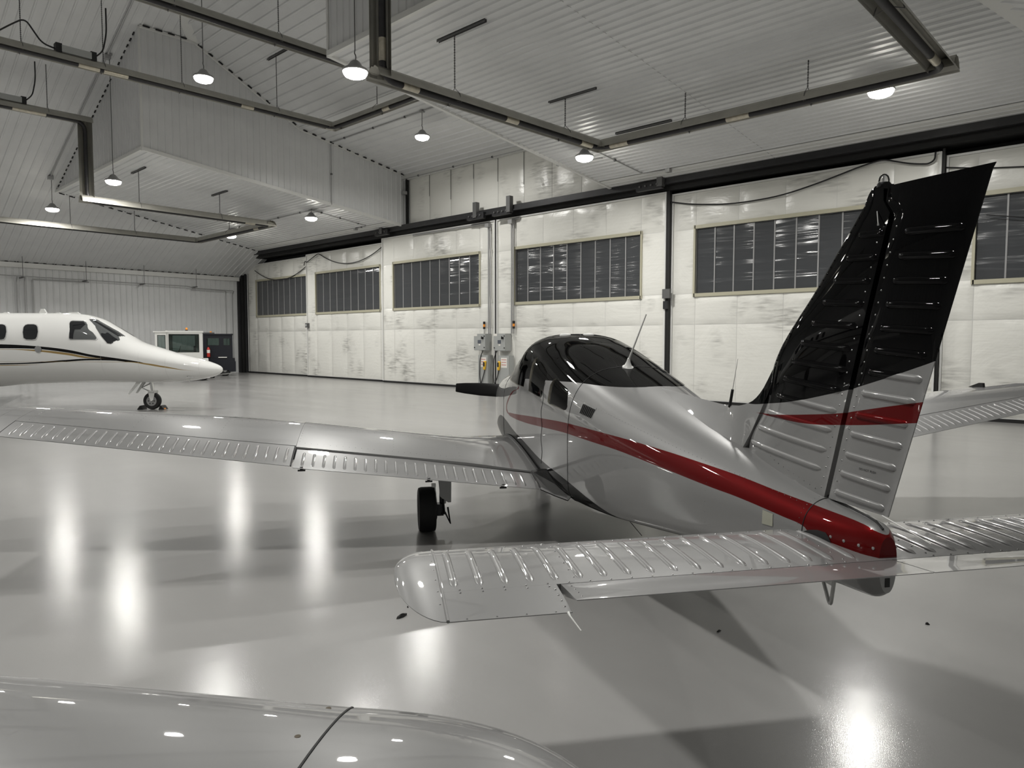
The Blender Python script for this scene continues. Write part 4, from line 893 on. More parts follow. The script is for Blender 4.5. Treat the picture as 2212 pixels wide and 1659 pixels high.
    mb = MB(); mb.prism([wing_pt(v, hs_out(v)-0.002, True, sd)+Vector((0, 0, -0.008)) for v in (2.75, 4.985)]+[wing_pt(v, hs_out(v)+0.010, True, sd)+Vector((0, 0, -0.012)) for v in (4.985, 2.75)], (0, 0, -0.01)); mb.build('aileron_gap', M_black, WG)
    mb = MB(); mb.tube([wing_pt(2.743, s, True, sd)+Vector((0, 0, 0.0)) for s in lin(hs_in(2.74), 1.0, 8)], 0.006, 5); mb.build('control_gap', M_black, WG)
    # root seal strip
    mb = MB(); mb.tube([Vector((u-PU, sd*(abs(fus_at(u, wing_pt(0.58, (wle(0.58)-u)/(wle(0.58)-5.98), True, 1).z, 1).y)+0.012), wing_pt(0.60, (wle(0.60)-u)/(wle(0.60)-5.98), True, 1).z+0.004)) for u in lin(8.1, 6.34, 20)], 0.013, 6); mb.build('root_seal', M_black, WG, smooth=True)
    mb = MB(); mb.prism([Vector((u-PU, sd*y_, z_)) for u, y_, z_ in ((6.36, 0.50, 0.66), (6.36, 0.655, 0.645), (5.985, 0.655, 0.548), (5.75, 0.585, 0.538), (5.52, 0.53, 0.545), (5.52, 0.48, 0.60))], (0, 0, -0.008)); mb.build('root_fillet', M_gblack, WG)
    rl = [([wing_pt(v, s, True, sd) for s in lin(0.06, 0.7, 14)], (0, 0, 1)) for v in (1.30, 1.9, 2.72)]+[([wing_pt(v, s, True, sd) for v in lin(1.4, 2.7, 12)], (0, 0, 1)) for s in (0.38, 0.70)]+[([wing_pt(v, s, True, sd) for s in lin(0.06, 0.68, 12)], (0, 0, 1)) for v in (3.4, 4.1, 4.9)]+[([wing_pt(v, 0.36, True, sd) for v in lin(2.8, 4.9, 16)], (0, 0, 1))]
    rivets('wing_rivets', WG, rl, r=0.0030, step=0.045)
    for v in (0.98, 1.62, 2.66):      # flap hinges below the trailing edge
        q = wing_pt(v, 0.985, False, sd); mb = MB(); mb.box((q.x-0.01, q.y-0.012, q.z-0.035), (q.x+0.05, q.y+0.012, q.z)); mb.tube([(q.x, q.y-0.03, q.z-0.03), (q.x, q.y+0.03, q.z-0.03)], 0.008, 6); mb.build('flap_bracket', M_dark, WG)
    # ---- main gear
    cz = 0.213+sd*0.016; GR = link('main_gear', MB().tube([(6.79-PU, sd*1.44, cz+0.05), (6.80-PU, sd*1.43, 0.72)], [0.032, 0.042], 12).mesh(), M_steel, AP, True, 40)
    Mw = Matrix.Translation((6.79-PU, sd*1.595, cz)) @ Matrix.Rotation(PI/2, 4, 'X')
    prof = [(0.115, -0.055), (0.15, -0.072), (0.185, -0.082), (0.205, -0.076), (0.2135, -0.05), (0.2135, 0.05), (0.205, 0.076), (0.185, 0.082), (0.15, 0.072), (0.115, 0.055)]
    TY_ = MB().lathe(prof, 40, M=Mw).build('tyre', M_tyre, GR, smooth=True, angle=50)
    MB().lathe([(0.03, -0.060), (0.10, -0.058), (0.116, -0.050), (0.116, 0.050), (0.10, 0.058), (0.03, 0.060)], 24, M=Mw).build('wheel_hub', M_rim, GR, smooth=True, angle=40)
    mb = MB(); mb.tube([(6.79-PU, sd*1.44, cz), (6.79-PU, sd*1.60, cz)], 0.022, 10); mb.lathe([(0.10, -0.004), (0.10, 0.004)], 20, M=Matrix.Translation((6.79-PU, sd*1.505, cz)) @ Matrix.Rotation(PI/2, 4, 'X')); mb.build('axle', M_dark, GR)
    mb = MB(); mb.box((6.70-PU, sd*1.47-0.03, cz-0.05), (6.80-PU, sd*1.47+0.03, cz+0.06)); mb.build('brake_caliper', M_dark, GR)
    mb = MB(); mb.tube([(6.74-PU, sd*1.44, cz+0.10), (6.63-PU, sd*1.44, cz-0.02), (6.72-PU, sd*1.46, cz-0.03)], 0.011, 6); mb.tube([(6.70-PU, sd*1.40, cz+0.03), (6.62-PU, sd*1.385, cz-0.11), (6.68-PU, sd*1.43, cz-0.01)], 0.009, 6); mb.build('torque_link', M_dark, GR)
    mb = MB(); mb.prism([(6.74-PU, sd*1.475, 0.70), (6.74-PU, sd*1.355, 0.70), (6.72-PU, sd*1.365, 0.30), (6.72-PU, sd*1.395, 0.30), (6.72-PU, sd*1.47, 0.36), (6.73-PU, sd*1.485, 0.52)], (0.012, 0, 0)); mb.build('gear_door', M_silver, GR)
    mb = MB(); mb.tube([(6.72-PU, sd*1.505, cz+0.08), (6.72-PU, sd*1.52, cz+0.24)], 0.006, 6); mb.box((6.70-PU, sd*1.53-0.02, cz+0.23), (6.74-PU, sd*1.53+0.02, cz+0.26)); mb.build('door_link', M_steel, GR)
# small dark vane on the right wing
q = wing_pt(4.75, 0.22, True, -1); mb = MB(); mb.prism([(q.x+0.15, q.y, q.z-0.005), (q.x, q.y, q.z+0.05), (q.x-0.05, q.y, q.z+0.05), (q.x-0.06, q.y, q.z-0.01)], (0, -0.03, 0)); mb.build('wing_vane', M_black, AP)
# ---- nose gear and belly aerial
NG = link('nose_gear', MB().tube([(8.72-PU, 0, 0.20), (8.66-PU, 0, 0.66)], [0.028, 0.036], 12).mesh(), M_steel, AP, True, 40)
Mw = Matrix.Translation((8.74-PU, 0, 0.18)) @ Matrix.Rotation(PI/2, 4, 'X')
MB().lathe([(0.09, -0.045), (0.14, -0.062), (0.17, -0.060), (0.18, -0.03), (0.18, 0.03), (0.17, 0.060), (0.14, 0.062), (0.09, 0.045)], 32, M=Mw).build('tyre', M_tyre, NG, smooth=True, angle=50)
MB().lathe([(0.02, -0.05), (0.09, -0.046), (0.09, 0.046), (0.02, 0.05)], 20, M=Mw).build('wheel_hub', M_rim, NG, smooth=True, angle=40)
mb = MB(); mb.tube([(8.74-PU, -0.085, 0.18), (8.74-PU, -0.085, 0.36), (8.70-PU, 0, 0.42), (8.74-PU, 0.085, 0.36), (8.74-PU, 0.085, 0.18)], 0.016, 8); mb.build('nose_fork', M_steel, NG, smooth=True)
mb = MB(); mb.tube(rounded([(5.55-PU, 0.05, 0.52), (5.52-PU, 0.05, 0.40), (5.2-PU, 0.02, 0.31)], 0.05), 0.003, 5); mb.build('belly_aerial', M_black, AP)
# ------------------------------------------------------------------ radiant tube heaters
M_chain = mat('dark chain', (0.10, 0.10, 0.10), 0.5, 0.6)
def chain_tube(mb, a, b, r=0.012, pitch=0.05):
    a, b = Vector(a), Vector(b); n = max(2, int((b-a).length/pitch)); pts = [a.lerp(b, k/(2*n)) for k in range(2*n+1)]
    mb.tube(pts, [r*(1.0 if k % 2 else 0.45) for k in range(2*n+1)], 5)
def heater(name, label, path, hangs, couplings, burner=None, refl_skip=()):
    H = tag(empty(name, path[0]), label, 'heater', 'radiant tube heaters'); inv = Matrix.Translation(-Vector(path[0]))
    def add(mb, nm, m, par=None, **k):
        o = mb.build(nm, m, None, **k); o.parent = par or H; o.matrix_parent_inverse = inv if par is None else Matrix.Identity(4); return o
    mb = MB(); mb.tube(rounded([Vector(q)-Vector((0, 0, 0.05)) for q in path], 0.32, 7), 0.062, 14); add(mb, 'heater_tube', M_tube, smooth=True)
    P = [Vector(q) for q in path]
    prof = [(-0.21, -0.085), (-0.20, -0.05), (-0.14, 0.06), (-0.05, 0.125), (0.0, 0.105), (0.05, 0.125), (0.14, 0.06), (0.20, -0.05), (0.21, -0.085)]
    for i in range(len(P)-1):
        if i in refl_skip: continue
        a, b = P[i], P[i+1]; t = (b-a).normalized(); vert = abs(t.z) > 0.5
        if vert: up = Vector((-0.45, 0.9, 0) if a.x > XM else (-1, 0.25, 0)).normalized()
        else: up = Vector((0, 0, 1))
        x = t.cross(up).normalized(); ext = 0.02 if vert else 0.20
        a2 = a-t*(ext if i > 0 else 0); b2 = b+t*(ext if i < len(P)-2 else 0)
        mb = MB(); n = len(prof); vs = [Q+x*u+up*w for Q in (a2, b2) for u, w in prof]+[Q+x*u*0.97+up*(w+0.012) for Q in (a2, b2) for u, w in prof]
        fs = [(k, k+1, n+k+1, n+k) for k in range(n-1)]+[(2*n+k, 3*n+k, 3*n+k+1, 2*n+k+1) for k in range(n-1)]+[(0, n, 3*n, 2*n), (n-1, 3*n-1, 4*n-1, 2*n-1)]
        mb.add(vs, fs); add(mb, 'reflector', M_refl, fix=False)
    for q, d, ln in couplings:
        q, d = Vector(q)-Vector((0, 0, 0.05)), Vector(d).normalized(); mb = MB(); mb.tube([q-d*ln/2, q+d*ln/2], 0.068, 14); add(mb, 'coupling_sleeve', M_sleeve, smooth=True)
    for q, top in hangs:
        q = Vector(q); mb = MB(); d = Vector((0, 0, 1))
        chain_tube(mb, q+Vector((0, 0, 0.20)), (q.x, q.y, top), 0.017); add(mb, 'hanger_chain', M_chain)
        i = min(range(len(P)-1), key=lambda k: (q-P[k].lerp(P[k+1], max(0, min(1, (q-P[k]).dot(P[k+1]-P[k])/(P[k+1]-P[k]).length_squared)))).length)
        t = (P[i+1]-P[i]).normalized(); x = t.cross(Vector((0, 0, 1))).normalized()
        mb = MB(); mb.tube([q-x*0.20+Vector((0, 0, -0.10)), q-x*0.15+Vector((0, 0, 0.07)), q+Vector((0, 0, 0.21)), q+x*0.15+Vector((0, 0, 0.07)), q+x*0.20+Vector((0, 0, -0.10)), q+x*0.06+Vector((0, 0, -0.04)), q-x*0.06+Vector((0, 0, -0.04)), q-x*0.20+Vector((0, 0, -0.10))], 0.008, 5); add(mb, 'wire_hanger', M_strut)
    if burner:
        q, d = Vector(burner[0]), Vector(burner[1]).normalized(); x = d.cross(Vector((0, 0, 1)))
        R_ = Matrix(((d.x, x.x, 0, q.x), (d.y, x.y, 0, q.y), (0, 0, 1, q.z), (0, 0, 0, 1)))
        mb = MB(); mb.box((-0.34, -0.13, 0.13), (0.34, 0.13, 0.30), M=R_); B = add(mb, 'burner_box', M_boxgrey)
        for s_ in (-1, 1):
            mb = MB(); mb.box((s_*0.40-0.07, -0.10, 0.12), (s_*0.40+0.07, 0.10, 0.34), M=R_); add(mb, 'burner_end', M_panel)
        mb = MB(); mb.tube(rounded([R_ @ Vector(v) for v in ((-0.46, 0, 0.2), (-0.75, 0, 0.25), (-1.1, 0, 0.75), (-1.35, 0, 0.55), (-1.8, 0, 0.15))], 0.2), 0.02, 6); add(mb, 'gas_hose', M_cable); mb = MB(); mb.tube(rounded([R_ @ Vector(v) for v in ((0.46, 0, 0.25), (0.65, 0, 0.45), (0.75, 0, 0.95), (0.75, 0, 1.6))], 0.2), 0.02, 6); add(mb, 'gas_hose', M_cable)
    return H
ZL, ZH = 6.5, 9.08
YA, XA = (0, 1, 0), (1, 0, 0)
heater('tube_heater', 'radiant tube heater dropping from the high ceiling and turning under the right soffit', [(-10.5, 2.5, ZH), (-10.5, 7.75, ZH), (-10.5, 7.75, ZL), (-10.42, 14.05, ZL), (-3.2, 14.05, ZL), (-3.2, 2.0, ZL)],
       [((-10.48, 9.44, ZL), zsoff(9.44)), ((-10.44, 12.76, ZL), zsoff(12.76)), ((-8.13, 14.05, ZL), zsoff(14.05)), ((-5.49, 14.05, ZL), zsoff(14.05)), ((-3.2, 11.0, ZL), zsoff(11.0)), ((-3.2, 6.5, ZL), zslant(-3.2))],
       [((-10.48, 8.35, ZL), YA, 0.36), ((-10.45, 11.0, ZL), YA, 0.36), ((-10.42, 13.5, ZL), YA, 0.42), ((-9.85, 14.05, ZL), XA, 0.5), ((-6.9, 14.05, ZL), XA, 0.5), ((-10.5, 7.75, 7.0), (0, 0, 1), 0.4), ((-3.2, 13.4, ZL), YA, 0.4)])
heater('tube_heater', 'radiant tube heater dropping before the left soffit and running above the jet', [(-26.7, 1.0, ZH), (-26.7, 7.65, ZH), (-26.7, 7.65, ZL), (-26.95, 14.25, ZL), (-33.8, 14.25, ZL), (-33.6, 3.0, ZL)],
       [((-26.75, 9.29, ZL), zsoff(9.29)), ((-26.85, 12.19, ZL), zsoff(12.19)), ((-33.75, 11.5, ZL), zslant(-33.75)), ((-33.7, 9.0, ZL), zslant(-33.7)), ((-30.5, 14.25, ZL), zsoff(14.25)), ((-26.7, 6.6, ZH), zslant(-26.7)), ((-26.7, 4.2, ZH), zslant(-26.7))],
       [((-26.9, 13.4, ZL), YA, 0.4), ((-28.0, 14.25, ZL), XA, 0.4), ((-33.7, 7.4, ZL), YA, 0.4), ((-26.7, 6.1, ZH), YA, 0.9)], burner=((-26.7, 5.55, ZH), YA))
heater('tube_heater', 'radiant tube heater hanging highest, crossing the raised bay', [(-21.3, 0.5, ZH), (-21.3, 13.65, ZH), (-16.2, 13.65, ZH), (-16.2, 2.0, ZH)],
       [((-21.3, 4.75, ZH), zslant(-21.3)), ((-21.3, 6.6, ZH), zslant(-21.3)), ((-21.3, 8.65, ZH), zp2(8.65)), ((-21.3, 11.6, ZH), zp2(11.6)), ((-18.8, 13.65, ZH), zp2(13.65)), ((-16.2, 8.9, ZH), zp2(8.9)), ((-16.2, 6.4, ZH), zp2(6.4))],
       [((-21.3, 6.25, ZH), YA, 0.5), ((-21.3, 6.9, ZH), YA, 0.6), ((-21.3, 10.6, ZH), YA, 0.4), ((-18.3, 13.65, ZH), XA, 0.35)], burner=((-21.3, 5.95, ZH), YA))
# strut channels fixed to the ceiling above the chains
def strut(x, y, z, ln, label, grp='steel strut channels on the ceiling', d=(1, 0, 0)):
    S = empty('strut_channel', (x, y, z)); tag(S, label, 'strut', grp); d = Vector(d).normalized(); n = Vector((0, 0, 1)); s_ = d.cross(n).normalized()
    mb = MB()
    for (a, b, c_, e) in ((-0.03, -0.022, -0.05, 0.0), (0.022, 0.03, -0.05, 0.0), (-0.03, 0.03, -0.008, 0.0)):
        vs = [d*(i*ln/2)+s_*j+n*k for i in (-1, 1) for j, k in ((a, c_), (b, c_), (b, e), (a, e))]
        mb.add(vs, [(0, 3, 2, 1), (4, 5, 6, 7), (0, 1, 5, 4), (1, 2, 6, 5), (2, 3, 7, 6), (3, 0, 4, 7)])
    mb.build('channel', M_strut, S); return S
strut(-10.3, 9.44, zsoff(9.44)-0.005, 1.35, 'steel strut channel on the right soffit nearest its front edge'); strut(-10.25, 12.76, zsoff(12.76)-0.005, 1.35, 'steel strut channel on the right soffit above the lower chain')
strut(-26.75, 9.29, zsoff(9.29)-0.005, 1.3, 'steel strut channel on the left soffit near its front edge'); strut(-26.85, 12.19, zsoff(12.19)-0.005, 1.3, 'steel strut channel in the middle of the left soffit')
strut(-21.2, 11.6, zp2(11.6)-0.03, 1.3, 'steel strut channel on the steep ceiling of the raised bay'); strut(-9.9, 15.1, zsoff(15.1)-0.005, 1.6, 'steel strut channel above the corner of the right heater')

# ------------------------------------------------------------------ conduits
def conduit(path, label, r=0.018, grp='electrical conduits', boxes=(), m=None, clips=0):
    P = rounded(path, 0.12, 4); S = empty('conduit', path[0]); tag(S, label, 'conduit', grp); inv = Matrix.Translation(-Vector(path[0]))
    def add(mb, nm, mm): o = mb.build(nm, mm, None, smooth=True); o.parent = S; o.matrix_parent_inverse = inv
    mb = MB(); mb.tube(P, r, 8); add(mb, 'pipe', m or M_conduit)
    for q, s_ in boxes:
        q = Vector(q); mb = MB(); mb.box(q-Vector((s_, s_, s_*0.7)), q+Vector((s_, s_, s_*0.7))); add(mb, 'conduit_box', m or M_conduit)
    L_ = sum((Vector(b)-Vector(a)).length for a, b in zip(path[:-1], path[1:]))
    if clips:
        for a, b in zip(path[:-1], path[1:]):
            a, b = Vector(a), Vector(b); n = int((b-a).length/clips)
            for k in range(n):
                q = a.lerp(b, (k+0.5)/n); mb = MB(); mb.box(q-Vector((0.03, 0.03, 0.03)), q+Vector((0.03, 0.03, 0.035))); add(mb, 'clip', M_strut)
    return S
sf = lambda x, y: (x, y, zsoff(y)-0.04)
conduit([(-18.6, 15.3, zp2(15.3)-0.03), (BAYL+0.06, 15.3, zp2(15.3)-0.03), (BAYL+0.06, 15.3, zsoff(15.3)-0.05), sf(-25.5, 15.3), sf(-32.6, 15.3)], 'conduit crossing the raised bay roof, down its side and along the left soffit', clips=1.6)
conduit([(-18.6, 15.3, zp2(15.3)-0.03), (BAYR, 15.3, zp2(15.3)-0.03)], 'short conduit on the raised bay roof right of its lamp', clips=1.6)
conduit([sf(-11.85, 15.3), sf(-4.3, 15.3)], 'conduit along the right soffit above the heater to the tail fin lamp', clips=1.3, boxes=[((-4.45, 15.3, zsoff(15.3)-0.08), 0.11)])
conduit([sf(-11.85, 15.3), sf(-11.75, 17.95), sf(-11.0, 18.0)], 'bent conduit ending in a round sensor before the right door track', boxes=[((-10.92, 18.0, zsoff(18)-0.07), 0.07)], clips=1.5)
conduit([sf(-25.5, 15.3), sf(-25.55, 17.95), sf(-26.4, 18.0)], 'bent conduit ending in a sensor on the left soffit by the bay corner', boxes=[((-26.45, 18.0, zsoff(18)-0.07), 0.07)], clips=0.8)
conduit([(BAYR-0.1, 16.2, zsoff(16.2)+0.05), sf(-12.0, 16.3)], 'stub of conduit poking out at the edge of the right soffit', boxes=[((BAYR-0.1, 16.2, zsoff(16.2)), 0.05)])
conduit([(BAYL+0.05, YD-0.25, 8.55), (BAYR, YD-0.25, 8.55)], 'conduit along the top of the vinyl bay wall', clips=1.8)
conduit([(BAYL+0.09, YD-0.18, 8.5), (BAYL+0.09, YD-0.18, 6.75)], 'upright conduit in the corner of the raised bay', boxes=[((BAYL+0.12, YD-0.2, 8.0), 0.09)])
ys_ = 8.05
conduit([(-19.5, ys_, zslant(-19.5)-0.06), (-25.6, ys_, zslant(-25.6)-0.06), (-32.55, ys_, zslant(-32.55)-0.06)], 'conduit running down the sloped left ceiling beside the soffit front', r=0.026, boxes=[((-25.6, ys_, zslant(-25.6)-0.10), 0.09), ((-32.5, ys_, zslant(-32.5)-0.10), 0.09)])
xw = XL+0.30
conduit([(xw, 2.0, 4.84), (xw, 16.0, 4.76), (xw, 16.3, 4.68), (xw, 18.55, 4.64), (XL+0.06, 18.55, 4.5), (XL+0.06, 18.55, 0.3)], 'long conduit hung along the left wall and turning down at its far end', r=0.024)
conduit([(xw, 16.2, 4.66), (xw-0.05, 18.1, 4.62), (XL+0.06, 18.18, 4.5), (XL+0.06, 18.18, 0.3)], 'second drop conduit near the far end of the left wall', r=0.02)
for k, y in enumerate((8.24, 8.55)):
    conduit([(xw, y, 4.80), (XL+0.07, y+0.02, 4.62), (XL+0.07, y+0.02, 0.3)], ['leftmost drop conduit on the left wall above the jet', 'middle drop conduit on the left wall above the jet'][k], r=0.024)
conduit([(xw, 11.2, 4.70), (XL+0.09, 11.0, 4.70), (XL+0.09, 8.86, 4.70), (XL+0.09, 8.86, 0.3)], 'drop conduit on the left wall that turns from a level run', r=0.024)
for k, y in enumerate((8.4, 11.0, 13.65, 16.3)):
    S = tag(empty('conduit_hanger', (xw, y, 4.8)), ['thread rod hanger on the left wall conduit nearest the jet tail', 'second thread rod hanger along the left wall conduit', 'third thread rod hanger along the left wall conduit', 'thread rod hanger on the left wall conduit nearest the doors'][k], 'hanger', 'conduit hangers')
    MB().tube([(0.32, 0, -0.06), (0.32, 0, zslant(xw+0.32)-4.81)], 0.012, 6).build('rod', M_strut, S); MB().box((-0.28, -0.03, -0.09), (0.40, 0.03, -0.04)).build('arm', M_strut, S)

# ------------------------------------------------------------------ door gear: cabinets, pendants, cables
def cabinet(x0, x1, z0, z1, y0, y1, label, face):
    S = tag(empty('control_cabinet', ((x0+x1)/2, y1, z0)), label, 'cabinet'); cx, yy, zz = (x0+x1)/2, y1, z0
    def add(mb, nm, m, **k): o = mb.build(nm, m, None, **k); o.parent = S; o.matrix_parent_inverse = Matrix.Translation((-cx, -yy, -zz)); return o
    bm = MB(); bm.box((x0, y0+0.03, z0), (x1, y1, z1)); add(bm, 'body', M_boxgrey)
    bm = MB(); bm.box((x0+0.01, y0, z0+0.01), (x1-0.01, y0+0.03, z1-0.01)); add(bm, 'cabinet_door', M_boxgrey)
    face(add, x0, x1, z0, z1, y0)
    return S
def face_up(add, x0, x1, z0, z1, y0):
    W_, H_ = x1-x0, z1-z0
    for nm, a, b, c_, d, m, t in (('notice', 0.02, 0.30, 0.86, 0.99, M_paper, 0.004), ('screen', 0.36, 0.64, 0.42, 0.62, mat('screen', (0.10, 0.11, 0.13), 0.2), 0.008), ('sticker', 0.44, 0.58, 0.30, 0.38, M_paper, 0.004)):
        mb = MB(); mb.box((x0+W_*a, y0-t, z0+H_*c_), (x0+W_*b, y0, z0+H_*d)); add(mb, nm, m)
    mb = MB(); mb.box((x0+W_*0.72, y0-0.05, z0+H_*0.68), (x0+W_*0.86, y0, z0+H_*0.80)); mb.box((x0+W_*0.76, y0-0.07, z0+H_*0.70), (x0+W_*0.82, y0-0.05, z0+H_*0.84)); add(mb, 'disconnect_switch', M_black)
    for a, b in ((0.08, 0.17), (0.92, 0.17), (0.92, 0.86)):
        mb = MB(); mb.lathe([(0.022, 0), (0.022, 0.02)], 10, M=Matrix.Translation((x0+W_*a, y0-0.02, z0+H_*b)) @ Matrix.Rotation(-PI/2, 4, 'X')); add(mb, 'latch', M_black)
def face_low(add, x0, x1, z0, z1, y0):
    W_, H_ = x1-x0, z1-z0; mb = MB(); mb.box((x0+W_*0.28, y0-0.004, z0+H_*0.62), (x0+W_*0.82, y0, z0+H_*0.93)); add(mb, 'notice', M_paper)
    for k in range(3):
        mb = MB(); mb.box((x0+W_*0.33, y0-0.006, z0+H_*(0.86-0.08*k)), (x0+W_*0.76, y0-0.004, z0+H_*(0.875-0.08*k))); add(mb, 'notice_line', M_red)
FY = YD-0.06
cabinet(-19.59, -18.97, 1.48, 2.10, FY-0.32, FY, 'upper grey control cabinet left of the centre door seam', face_up); cabinet(-18.53, -17.93, 1.47, 2.10, FY-0.32, FY, 'upper grey control cabinet right of the centre door seam', face_up)
cabinet(-19.42, -18.89, 0.12, 1.30, FY-0.26, FY, 'lower tall grey cabinet left of the centre door seam', face_low); cabinet(-18.36, -17.80, 0.12, 1.30, FY-0.26, FY, 'lower tall grey cabinet right of the centre door seam', face_low)
for k, (x, s_, nm) in enumerate(((-19.05, -1, 'left'), (-17.86, 1, 'right'))):
    conduit([(x+0.35 if s_ > 0 else x-4.5, FY-0.03, 6.22), (x-0.02*s_, FY-0.04, 6.22), (x, FY-0.06, 6.05), (x, FY-0.06, 2.1)], 'conduit rising from the %s control cabinet to the door top' % nm, r=0.03, boxes=[((x, FY-0.07, 6.12), 0.10)], m=M_conduit)
    conduit([(x+0.09, FY-0.06, 6.05), (x+0.09, FY-0.06, 2.1)], 'second conduit beside the %s cabinet riser' % nm, r=0.022)
    q = (-19.30, -17.76)[k]; S = tag(empty('signal_beacon', (q, FY-0.05, 2.1)), 'small amber and black signal beacon above the %s control cabinet' % nm, 'beacon')
    MB().tube([(0, 0, 0.0), (0, 0, 0.18)], 0.012, 6).build('stem', M_strut, S); MB().lathe([(0.045, 0.18), (0.045, 0.26)], 12).build('beacon_base', M_black, S); MB().lathe([(0.042, 0.26), (0.042, 0.36)], 12).build('beacon_lens', M_amber, S); MB().lathe([(0.045, 0.36), (0.045, 0.46)], 12).build('beacon_cap', M_black, S)
    q = (-19.02, -18.28)[k]; S = tag(empty('pendant_control', (q, FY-0.298, 0.80)), 'yellow push button pendant hung on the %s cabinet' % nm, 'pendant')
    o = padded('pendant_body', M_yellow, S, (0, 0, 0.12), (0.11, 0.07, 0.34), 0.15)
    MB().box((-0.05, -0.045, 0.08), (0.03, -0.032, 0.24)).build('button_plate', M_black, S)
    MB().tube(rounded([(0.0, 0, -0.05), (-0.06, 0, -0.25), (-0.22, 0, -0.62), (-0.30, 0.02, -0.3), (-0.25, 0.0, 0.4), (-0.12, 0.03, 0.68)], 0.15), 0.017, 6).build('pendant_cord', M_cable, S)
S = tag(empty('key_switch', (-32.25, YD+0.05, 2.5)), 'small dark switch box on the door leaf near the far corner', 'switch'); MB().box((-0.10, -0.06, 0), (0.10, 0.10, 0.22)).build('box', M_strut, S); MB().box((-0.06, -0.075, 0.05), (0.06, -0.06, 0.17)).build('key_plate', M_boxgrey, S)
def cable(pts, label, r=0.02):
    P = rounded(pts, 0.6, 5); mb = MB(); mb.tube(P, r, 7); return tag(mb.build('hanging_cable', M_cable, None, smooth=True), label, 'cable', 'cables draped on the doors')
yc = YD+0.02
cable(sag((-38.0, yc+0.2, 5.75), (-32.5, yc+0.2, 5.62), 0.62), 'black cable sagging across the door leaf in the far corner')
cable([(-32.45, yc+0.02, 5.62), (-32.35, yc+0.02, 5.85), (-32.2, yc+0.02, 5.75), (-31.1, yc+0.02, 6.12)]+sag((-31.1, yc+0.02, 6.12), (-25.85, yc+0.02, 5.98), 0.62)[1:], 'black cable looping over the second door leaf from the left')
def ondoor(px, py, Y=yc):
    d = fw+rr*((px-1106)/1534)-uu*((py-829.5)/1534); t = Y/d.y; return (d.x*t, Y, CAM_H+d.z*t)
cz_ = [(20, 1250), (150, 1265), (400, 1265), (700, 1215), (950, 1130), (1200, 1030), (1340, 985), (1420, 1000), (1520, 1015), (1620, 1015), (1660, 990), (1665, 940)]
cable([ondoor(1440+0.349*a, 0.349*b) for a, b in cz_], 'black cable swooping up the door leaf behind the tail fin')
cable([ondoor(1440+0.349*a, 0.349*b, yc+0.2) for a, b in ((1690, 930), (1700, 960), (1672, 1000), (1680, 1035), (1950, 1042), (2300, 1028))], 'black cable strung level across the door leaf at the right edge', 0.016)
cable([ondoor(1440+0.349*a, 0.349*b, yc+0.2) for a, b in ((1980, 1330), (2100, 1338), (2300, 1352))], 'thin dark line crossing the rightmost door window', 0.012)
S = tag(empty('door_latch', (-11.47, YD-0.05, 2.9)), 'dark steel latch blocks on the gap right of the central doors', 'latch')
MB().box((-0.11, -0.07, 0.22), (0.14, 0.03, 0.50)).build('latch_plate', M_strut, S); MB().box((-0.09, -0.05, -0.10), (0.05, 0.03, 0.14)).build('latch_bolt', M_dark, S)
# crumbs lying on the floor
for k, (px, py, sz, lb) in enumerate(((868, 1333, 0.026, 'black sliver on the floor below the stabilator tip'), (881, 1312, 0.012, 'small black crumb on the floor beside the stabilator tip'), (2003, 1349, 0.016, 'dark crumb on the floor right of the tail cone'), (1553, 1364, 0.012, 'thin dark chip on the floor under the stabilator'))):
    d = fw+rr*((px-1106)/1534)-uu*((py-829.5)/1534); t = -CAM_H/d.z; mb = MB(); vs = []
    for j in range(3):
        for i in range(8):
            a_ = 2*PI*i/8; r_ = sz*(0.6+0.5*random.random())*(1, 0.8, 0.3)[j]; vs.append((r_*math.cos(a_)*(2.2 if k in (0, 3) else 1), r_*math.sin(a_)*0.6, sz*0.45*j+0.0005))
    mb.add(vs, [(j*8+i, j*8+(i+1) % 8, (j+1)*8+(i+1) % 8, (j+1)*8+i) for j in range(2) for i in range(8)]+[tuple(range(7, -1, -1)), tuple(range(16, 24))])
    o = mb.build('floor_crumb', M_black); o.location = (d.x*t, d.y*t, 0); o.rotation_euler = (0, 0, YAW+0.9+k); tag(o, lb, 'debris')
# trolley boxes of the door hangers on the track
for k, (x, lb) in enumerate(((-25.3, 'track hanger box left of the raised bay'), (-19.45, 'track hanger box left of the centre seam'), (-18.1, 'track hanger box right of the centre seam'), (-11.9, 'track hanger box at the right end of the central leaves'))):
    S = tag(empty('track_hanger', (x, TY-0.10, 6.36)), 'dark steel '+lb, 'hanger', 'door track hangers'); MB().box((-0.45, -0.06, 0.0), (0.45, 0.08, 0.22)).build('hanger_box', M_dark, S); MB().box((-0.08 if k < 2 else 0.3, -0.10, 0.05), (0.10 if k < 2 else 0.48, 0.08, 0.62)).build('hanger_bracket', M_strut, S)
    for q in (-0.3, -0.1, 0.1, 0.3):
        MB().lathe([(0.03, 0), (0.03, 0.03)], 8, M=Matrix.Translation((q, -0.08, 0.12)) @ Matrix.Rotation(PI/2, 4, 'X')).build('bolt', M_strut, S)

# ------------------------------------------------------------------ white business jet
JL = Vector((-19.98, 7.12, 0)); JR = YAW
JT = tag(empty('business_jet', JL, JR), 'white business jet with black and gold swoosh stripes, nose towards the doors', 'airplane')
